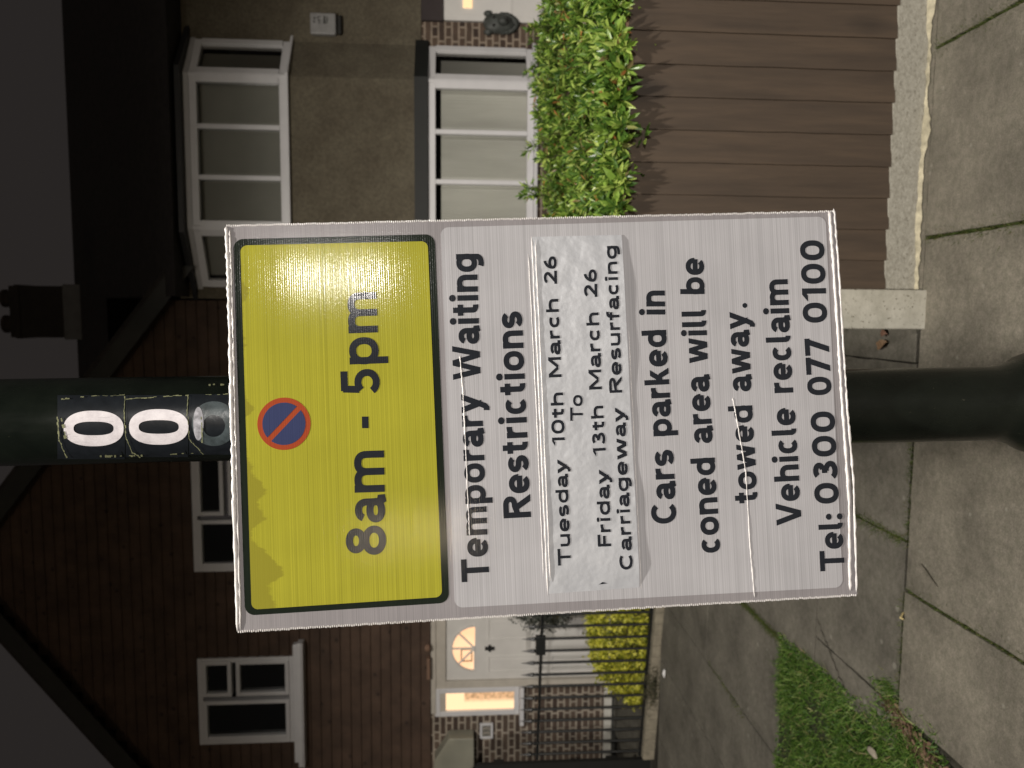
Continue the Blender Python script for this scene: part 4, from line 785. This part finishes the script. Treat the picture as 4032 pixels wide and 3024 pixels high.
b = MB(); frame_rect(b, -5.005, -4.815, 1.43, 1.585, .028, YF-.03, .028); b.build('frame', M_frame, NP, bevel=.004)
MB().box(-4.975, -4.845, YF-.022, YF-.003, 1.46, 1.555).build('backing', plain('slate_backing', (.16, .15, .13), .5), NP)
def digits(s, x0, x1, z0, z1, y, mat, par, h=.10):
    G = [glyph(q, h) for q in s]; tot = sum(g[1] for g in G)+.12*(len(G)-1); sx = (x1-x0)/tot; ch = z1-z0; b = MB(); x = 0
    for S, W in G:
        for kind, P in S:
            Q = [np.array([x0+(p[0]+x)*sx, z0+p[1]*ch]) for p in P]; hh = h*ch
            if kind in 'lc':
                n = len(Q)
                for i in range(n if kind == 'c' else n-1):
                    a, c = Q[i], Q[(i+1) % n]; d = (c-a)/(np.linalg.norm(c-a)+1e-9); nn = np.array([-d[1], d[0]])*hh
                    b.quad(*[(q[0], y, q[1]) for q in (a-nn, c-nn, c+nn, a+nn)])
            else: b.add([(q[0], y, q[1]) for q in Q], [tuple(range(len(Q)))])
        x += W+.12
    return b.build('numerals', mat, par)
digits('33', -4.965, -4.855, 1.47, 1.548, YF-.0235, plain('worn_numerals', (.42, .38, .32), .6), NP, .09)

# neighbouring roof beyond the gable
HN = thing('neighbour_house', (-9.5, 9.2, 0), 'black silhouetted house roof behind the left slope of the gable', 'house')
b = MB(); b.prism([(-6.0, 8.3, 4.62), (-6.0, 11.5, 7.06), (-6.0, 14.7, 4.62)], (-7.5, 0, 0)); b.build('roof', M_roof, HN, recalc=True)
MB().box(-13.4, -6.05, 8.8, 14.2, -.04, 4.6).build('wall', M_brick2, HN)

# ---- rendered house with the two-storey bay
HR = thing('rendered_house', (2.0, 8.55, 0), 'pebbledashed house with two storey white framed bay, brown brick ground floor and black roof', 'house')
YB, YFt = 8.55, 8.30; bxl, bxr, fxl, fxr = .278, 2.84, .87, 2.42
b = MB(); grid_wall(b, .14, 8.0, 2.24, 4.85, [(bxl+.05, bxr-.05, 2.2, 4.7)], YB, .15); b.build('render_wall', M_render, HR)
b = MB(); grid_wall(b, .14, 3.13, -.04, 2.236, [(bxl+.05, bxr-.05, 1.0, 2.2)], YB+.02, .15); b.box(4.2, 8, YB+.02, YB+.17, -.04, 2.236); b.build('brick_wall', M_brick, HR)
def bay_prism(b, z0, z1, o=0.0, y_back=None):
    yb_ = (y_back or YB)
    b.prism([(bxl-o*1.2, yb_, z0), (fxl-o*.4, YFt-o, z0), (fxr+o*.4, YFt-o, z0), (bxr+o*1.2, yb_, z0)], (0, 0, z1-z0))
b = MB(); bay_prism(b, 2.30, 3.585, .02); b.build('bay_wall', M_render, HR, recalc=True)
b = MB(); bay_prism(b, -.04, 1.0, .01); b.build('bay_base_wall', M_brick, HR, recalc=True)
b = MB(); bay_prism(b, 2.16, 2.30, .07); b.build('soffit_band', plain('dark_lead', (.010, .011, .010), .6), HR, recalc=True)
b = MB()
b.prism([(bxl-.15, YB, 4.66), (fxl-.06, YFt-.12, 4.66), (fxr+.06, YFt-.12, 4.66), (bxr+.15, YB, 4.66)], (0, 0, .05)); b.build('bay_fascia', plain('black_gutter', (.02, .02, .02), .5), HR, recalc=True)
def bay_window(z0, z1, glazed, sill_label):
    BW = MB(); wf = .055
    def seg(p0, p1, cells, post=.05):
        p0 = np.array(p0); p1 = np.array(p1); d = p1-p0; L_ = np.linalg.norm(d); d /= L_; nn = np.array([d[1], -d[0]])   # outward normal (towards the street)
        def bar(s0, s1, za, zb, dep0, dep1):
            c = [p0+d*s0+nn*dep1, p0+d*s1+nn*dep1, p0+d*s1-nn*dep0, p0+d*s0-nn*dep0]; BW.prism([(q[0], q[1], za) for q in c], (0, 0, zb-za))
        bar(0, L_, z0, z0+.07, .04, .03); bar(0, L_, z1-.075, z1, .04, .03)
        edges = [0]+cells+[L_]
        for i, e in enumerate(edges):
            wd = post if 0 < i < len(edges)-1 else .075
            a = 0 if i == 0 else (L_-wd if i == len(edges)-1 else e-wd/2); bar(a, a+wd, z0+.07, z1-.075, .038, .032 if 0 < i < len(edges)-1 else .042)
        return p0, d, L_, nn, edges
    A = seg((bxl, YB), (fxl, YFt), []); Bm = seg((fxl+.001, YFt), (fxr-.001, YFt), [(fxr-fxl)*k/3 for k in (1, 2)]); C = seg((fxr, YFt), (bxr, YB), [])
    for (cx, cy) in ((fxl, YFt), (fxr, YFt)): BW.lathe([(.046, z0), (.046, z1)], cx, cy+.005, 10)
    o = BW.build('bay_window', M_frame, HR, recalc=True, bevel=.005)
    for (p0, d, L_, nn, edges) in (A, Bm, C):
        for i in range(len(edges)-1):
            s0, s1 = edges[i]+.05, edges[i+1]-.05; q = [p0+d*s0, p0+d*s1]
            b = MB(); b.add([(q[0][0], q[0][1], z0+.07), (q[1][0], q[1][1], z0+.07), (q[1][0], q[1][1], z1-.075), (q[0][0], q[0][1], z1-.075)], [(0, 1, 2, 3)]); b.build('pane', M_glass, o)
    return o
up_w = bay_window(3.62, 4.60, True, ''); lo_w = bay_window(1.04, 2.155, True, '')
b = MB(); bay_prism(b, 3.588, 3.618, .075); b.build('sill', M_frame, up_w, recalc=True, bevel=.006)
b = MB(); bay_prism(b, 1.0, 1.038, .075); b.build('sill', M_frame, lo_w, recalc=True, bevel=.006)
b = MB(); bay_prism(b, 4.602, 4.655, .03); b.build('head', plain('white_head', (.45, .44, .44), .5, .05), up_w, recalc=True)
def curtain(z0, z1, mat, par, name, inset=.10, amp=.007, wl=.05, xa=None, xb=None):
    pts = []
    poly = [(bxl+.12, YB+.02), (fxl+.03, YFt+inset), (fxr-.03, YFt+inset), (bxr-.12, YB+.02)]
    for (a, c) in zip(poly, poly[1:]):
        n = max(2, int(math.hypot(c[0]-a[0], c[1]-a[1])/.008))
        for i in range(n): t = i/n; pts.append((a[0]+(c[0]-a[0])*t, a[1]+(c[1]-a[1])*t))
    pts.append(poly[-1]); vs = []; rr = random.Random(3); ph = 0
    P2_ = []
    for (x, y) in pts: ph += rr.uniform(.5, 1.5)*.008/wl*6.28; P2_.append((x, y+amp*math.sin(ph)))
    b = MB(); n = len(P2_); b.add([(x, y, z0) for x, y in P2_]+[(x, y, z1) for x, y in P2_], [(i, i+1, n+i+1, n+i) for i in range(n-1)]); return b.build(name, mat, par, smooth=True)
M_net = plain('net_curtain', (.50, .50, .455), .9, .22, 2.2, .2, 80, vscale=(1, 1, .2)); M_blind = plain('grey_blind', (.25, .25, .22), .9, .1, 2)
curtain(1.06, 2.025, M_net, lo_w, 'net_curtain', amp=.0022, wl=.028); curtain(3.66, 4.56, M_blind, up_w, 'blind', amp=.0002)
MB().box(bxl+.06, bxr-.06, YB+.12, YB+.14, 1.0, 2.2).build('dark_room', M_dark, lo_w); MB().box(bxl+.06, bxr-.06, YB+.12, YB+.14, 3.5, 4.7).build('dark_room', M_dark, up_w)
b = MB(); b.prism([(.16, 8.12, 4.745), (.16, 11.5, 7.36), (.16, 14.9, 4.745)], (8.8, 0, 0)).prism([(-1.6, 10.2, 6.35), (-1.6, 11.5, 7.36), (-1.6, 12.8, 6.35)], (1.76, 0, 0)); rr_ = b.build('roof', M_roof, HR, recalc=True)
b = MB().box(-.385, .345, 11.3, 11.95, 6.9, 8.17).box(-.40, .36, 11.28, 11.97, 8.02, 8.09); ch = b.build('chimney', plain('soot_brick', (.03, .025, .022), .95), rr_, bevel=.01)
for cx in (-.20, .17): MB().lathe([(.12, 8.17), (.115, 8.34), (.13, 8.36), (.13, 8.40), (.10, 8.41)], cx, 11.6, 16).build('chimney_pot', plain('dark_pot', (.035, .025, .02), .9), ch, smooth=False)
MB().box(-.41, .37, 11.27, 11.31, 6.95, 7.42).build('lead_flashing', plain('lead', (.12, .12, .12), .6), ch)
# right-hand front door with small lit pane
b = MB().box(3.14, 4.19, YB+.0, YB+.08, -.04, 2.0); rd = b.build('door', M_white_d, HR, bevel=.006)
b = MB()
for xx in (3.20, 3.42, 3.64, 3.86, 4.08): b.box(xx-.006, xx+.006, YB-.004, YB, .1, 1.98)
b.box(3.14, 4.19, YB-.010, YB-.005, 1.26, 1.285); b.build('door_moulding', M_white_d, rd)
MB().box(3.268, 3.42, YB-.012, YB-.004, 1.69, 1.79).build('lit_pane', emit('lit_warm_pane', (1.0, .66, .34), 1.25), rd)
MB().box(3.12, 8, YB-.03, YB+.15, 2.004, 2.236).build('door_head', plain('dark_head', (.04, .03, .03), .8), HR)
AB = thing('alarm_box', (3.03, YB, 3.1), 'faded white alarm box with dark smudged lettering on the rendered wall above the brick', 'alarm box')
MB().box(2.925, 3.145, YB-.075, YB, 3.13, 3.40).build('casing', plain('faded_plastic', (.26, .255, .25), .5, .12, 20), AB, bevel=.015)
MB().box(2.94, 3.13, YB-.06, YB, 3.075, 3.118).build('vent', plain('dark_slot', (.015, .014, .012), .7), AB, bevel=.01)
M_smg = plain('smudged_print', (.075, .075, .07), .7, .3, 60)
b = MB(); yq = YB-.077
for (cx, cz, a, c_) in [(3.085, 3.352, .013, .012), (3.050, 3.356, .014, .011), (3.09, 3.318, .012, .008), (3.065, 3.305, .010, .014), (3.04, 3.30, .012, .007), (3.10, 3.30, .006, .013)]:
    b.prism([(cx+a*math.cos(t), yq, cz+c_*math.sin(t)) for t in np.linspace(0, 6.283, 13)[:-1]], (0, .003, 0))
b.prism([(3.03, yq, 3.262), (3.11, yq, 3.258), (3.11, yq, 3.236), (3.03, yq, 3.232)], (0, .003, 0)); b.prism([(3.035, yq, 3.228), (3.105, yq, 3.224), (3.10, yq, 3.213), (3.035, yq, 3.215)], (0, .003, 0))
b.build('print', M_smg, AB)
# carved face on the brick beside the bay
WM = thing('wall_ornament', (3.12, 8.57, 1.39), 'dark grey sculpted animal mask hanging on the brown brick beside the white door', 'wall ornament')
M_orn = plain('dark_stoneware', (.05, .055, .05), .55, .35, 14, .6, 30)
b = blob((3.115, 8.535, 1.40), .105, .075, .165, 3, 18, 12, .14); b2 = blob((3.12, 8.47, 1.36), .055, .055, .06, 4, 12, 8, .1); b.add(b2.v, b2.f)
for sx in (-1, 1):
    q = blob((3.115+sx*.095, 8.53, 1.52), .035, .03, .045, 6, 8, 6, .2); b.add(q.v, q.f)
for k in range(14):
    a = math.pi*(1.05+.9*k/13); q = blob((3.115+.10*math.cos(a), 8.53, 1.39+.17*math.sin(a)), .022, .02, .04, k, 6, 5, .3); b.add(q.v, q.f)
b.build('mask', M_orn, WM, smooth=True)
b = MB()
for (nm, cx, cz, rr2) in (('eye', 3.075, 1.46, .017), ('eye', 3.155, 1.46, .017), ('nose', 3.115, 1.33, .022)): blob((cx, 8.475 if cz > 1.4 else 8.43, cz), rr2, .018, rr2, 1, 8, 6, .05).build(nm, M_dark, WM)

# ================================================================= RAILINGS, HEDGE, SHRUB
def ry_(x): return 6.63+(-2.66-x)*.20
RL = thing('iron_railings', (-3.4, 6.75, 0), 'black iron railings with spear tips standing on a low pale coping', 'railings')
M_iron = plain('black_iron', (.011, .012, .012), .38, .2)
pale = plain('pale_coping', (.27, .24, .18), .85, .25, 14, .5, 60)
xa, xb = -4.28, -1.55
b = MB(); n = 24
for k in range(n):
    x0 = xa+(xb-xa)*k/n; x1 = xa+(xb-xa)*(k+1)/n-.003; y0, y1 = ry_(x0), ry_(x1); dz = random.uniform(-.002, .002)
    b.prism([(x0, y0-.085, -.05), (x1, y1-.085, -.05), (x1, y1+.085, -.05), (x0, y0+.085, -.05)], (0, 0, .115+dz))
b.build('coping', pale, RL, bevel=.006)
for zz, hh in ((1.070, .013), (.068, .012)):
    b = MB(); b.prism([(xa, ry_(xa)-.012, zz), (xb, ry_(xb)-.012, zz), (xb, ry_(xb)+.012, zz), (xa, ry_(xa)+.012, zz)], (0, 0, hh*2)); b.build('rail', M_iron, RL)
proto = None
for k in range(19):
    xbar = -2.835+.126*6-.1262*k
    y = ry_(xbar); off = (xbar, y)
    if proto is None:
        pr = MB().lathe([(.0135, .06), (.0135, 1.10), (.015, 1.105), (.017, 1.120), (.012, 1.13), (.020, 1.15), (.015, 1.18), (.006, 1.225), (.002, 1.262)], 0, 0, 8)
        proto = pr.build('bar', M_iron, None); proto.parent = RL; proto.location = (xbar+3.4, y-6.75, 0); src = proto
    else:
        o = src.copy(); COL.objects.link(o); o.parent = RL; o.location = (xbar+3.4, y-6.75, 0)
xl_ = -3.02; MB().box(xl_-.09, xl_+.085, ry_(xl_)-.035, ry_(xl_)+.02, 1.045, 1.135).build('latch_box', M_iron, RL, bevel=.004)
GH = thing('golden_hedge', (-2.9, 7.1, 0), 'low golden yellow-green hedge of small round leaves behind the iron railings', 'hedge')
rs = np.random.default_rng(21); lb = MB(); sb = MB()
def small_leaf(b, c, s_, rs):
    a = rs.normal(0, 1, 3); a /= np.linalg.norm(a); t = rs.normal(0, 1, 3); t -= a*(t@a); t /= np.linalg.norm(t); u = np.cross(a, t)
    b.add([c-t*s_, c-u*s_*.55+a*s_*.15, c+t*s_, c+u*s_*.55+a*s_*.15], [(0, 1, 2), (0, 2, 3)])
cl = []
for _ in range(1500):
    x = rs.uniform(-3.78, -1.6); top = .50+.03*math.sin(x*6)+rs.uniform(-.03, .03)-(.22 if x < -3.62 else 0)-(.12 if x < -3.5 else 0)
    y0 = ry_(x)+.12; s_ = rs.random()
    c = np.array([x, y0+rs.uniform(0, .06), rs.uniform(.02, top)]) if s_ < .55 else (np.array([x, rs.uniform(y0, y0+.55), top]) if s_ < .9 else np.array([x, rs.uniform(y0, y0+.5), rs.uniform(.05, top)]))
    for _k in range(9): small_leaf(lb, c+rs.normal(0, .03, 3), rs.uniform(.013, .026), rs)
M_gold = leaf_mat('golden_leaves', [(0, (.08, .10, .012)), (.25, (.34, .37, .03)), (.6, (.72, .69, .07)), (1, (.85, .82, .16))], .5, .2)
lb.build('foliage', M_gold, GH)
for _ in range(70): x = rs.uniform(-3.7, -1.65); y0 = ry_(x)+.25; sb.tube([(x, y0, -.04), (x+rs.normal(0, .05), y0+rs.normal(0, .1), .42)], [.008, .003], 5)
sb.build('stems', M_twig, GH)
MB().box(-4.9, -1.5, 6.95, 8.54, -.05, .0).build('garden_soil', plain('garden_paving', (.11, .105, .085), .9, .3, 8, .5, 60)); bpy.data.objects['garden_soil']['kind'] = 'structure'
GS = thing('potted_shrub', (-2.95, 7.9, 0), 'grey-leaved bushy shrub with a dark top growing in front of the white front door', 'shrub')
lb = MB(); sb = MB(); ctr = np.array([-3.02, 7.9, .93])
for _ in range(900):
    d = rs.normal(0, 1, 3); d /= np.linalg.norm(d); c = ctr+d*np.array([.33, .3, .40])*rs.uniform(.45, 1.08)+np.array([0, 0, 0])
    for _k in range(9): small_leaf(lb, c+rs.normal(0, .03, 3), rs.uniform(.012, .024), rs)
    if rs.random() < .12: sb.tube([ctr+np.array([0, 0, -.3]), c], [.006, .002], 4)
lb.build('foliage', leaf_mat('grey_leaves', [(0, (.03, .035, .028)), (.6, (.08, .09, .075)), (1, (.18, .19, .165))], .6, .15), GS)
sb.tube([(-2.95, 7.9, .3), (-2.97, 7.9, .65)], [.02, .015], 8); sb.build('stems', M_twig, GS)
MB().lathe([(.13, -.03), (.17, .26), (.18, .27), (.18, .31), (.16, .31), (.15, .27)], -2.95, 7.9, 24).build('pot', plain('dark_pot_glaze', (.03, .03, .03), .4), GS, smooth=False)
WD = thing('weed_clump', (-3.5, 6.7, 0), 'straggly dark weeds and dead stalks sprawling over the pale railing coping', 'weed')
lb = MB()
for _ in range(260):
    x = rs.normal(-3.47, .10); y = ry_(x)-.07+rs.normal(0, .06); c = np.array([x, y, max(.0, rs.normal(.05, .035))])
    for _k in range(3): small_leaf(lb, c+rs.normal(0, .014, 3), rs.uniform(.006, .014), rs)
for _ in range(60):
    x = rs.normal(-3.47, .09); y = ry_(x)-.09; lb.tube([(x, y, 0), (x+rs.normal(0, .06), y+rs.normal(-.03, .05), rs.uniform(.03, .12))], [.002, .001], 4)
lb.build('foliage', leaf_mat('weed_leaves', [(0, (.03, .032, .018)), (.7, (.08, .08, .04)), (1, (.14, .11, .07))], .8, .1), WD)
# tall black gate leaf at the far end of the railings, and the cream canopy behind it
GT = thing('boarded_gate', (-4.75, 6.9, 0), 'tall black boarded gate cutting off the left end of the railings', 'gate')
M_bk = plain('black_gate_paint', (.006, .006, .005), .7, .2)
b = MB()
for k in range(9): b.prism([(-4.315-.11*k, ry_(-4.3)-.02, -.03), (-4.315-.11*k-.106, ry_(-4.3)-.02, -.03), (-4.315-.11*k-.106, ry_(-4.3)-.02, 1.665+.075*(k+1)), (-4.315-.11*k, ry_(-4.3)-.02, 1.665+.075*k)], (0, .05, 0))
b.build('boards', M_bk, GT, recalc=True); [MB().box(-5.3, -4.315, ry_(-4.3)+.031, ry_(-4.3)+.07, za, za+.1).build('rail', M_bk, GT) for za in (.3, 1.4)]
CN = thing('porch_canopy', (-5.1, 8.2, 1.9), 'cream chamfered porch canopy end sticking out above the black gate', 'canopy')
prof = [(8.58, 2.10), (8.05, 2.06), (7.95, 1.95), (7.95, 1.66), (8.05, 1.60), (8.58, 1.60)]
b = MB(); P = [ony(*q, 8.38) for q in ((1768, 2910), (1866, 2908), (1868, 3130), (1700, 3130), (1712, 2995))]
b.prism([tuple(p) for p in P], (0, .20, 0)); b.build('canopy_shell', plain('cream_fibreglass', (.30, .29, .23), .5, .12, 3), CN, recalc=True, bevel=.012)

for o in bpy.data.objects:
    if o.type == 'MESH' and o.parent is None and 'kind' not in o.keys() and 'label' not in o.keys(): print('UNTAGGED', o.name)
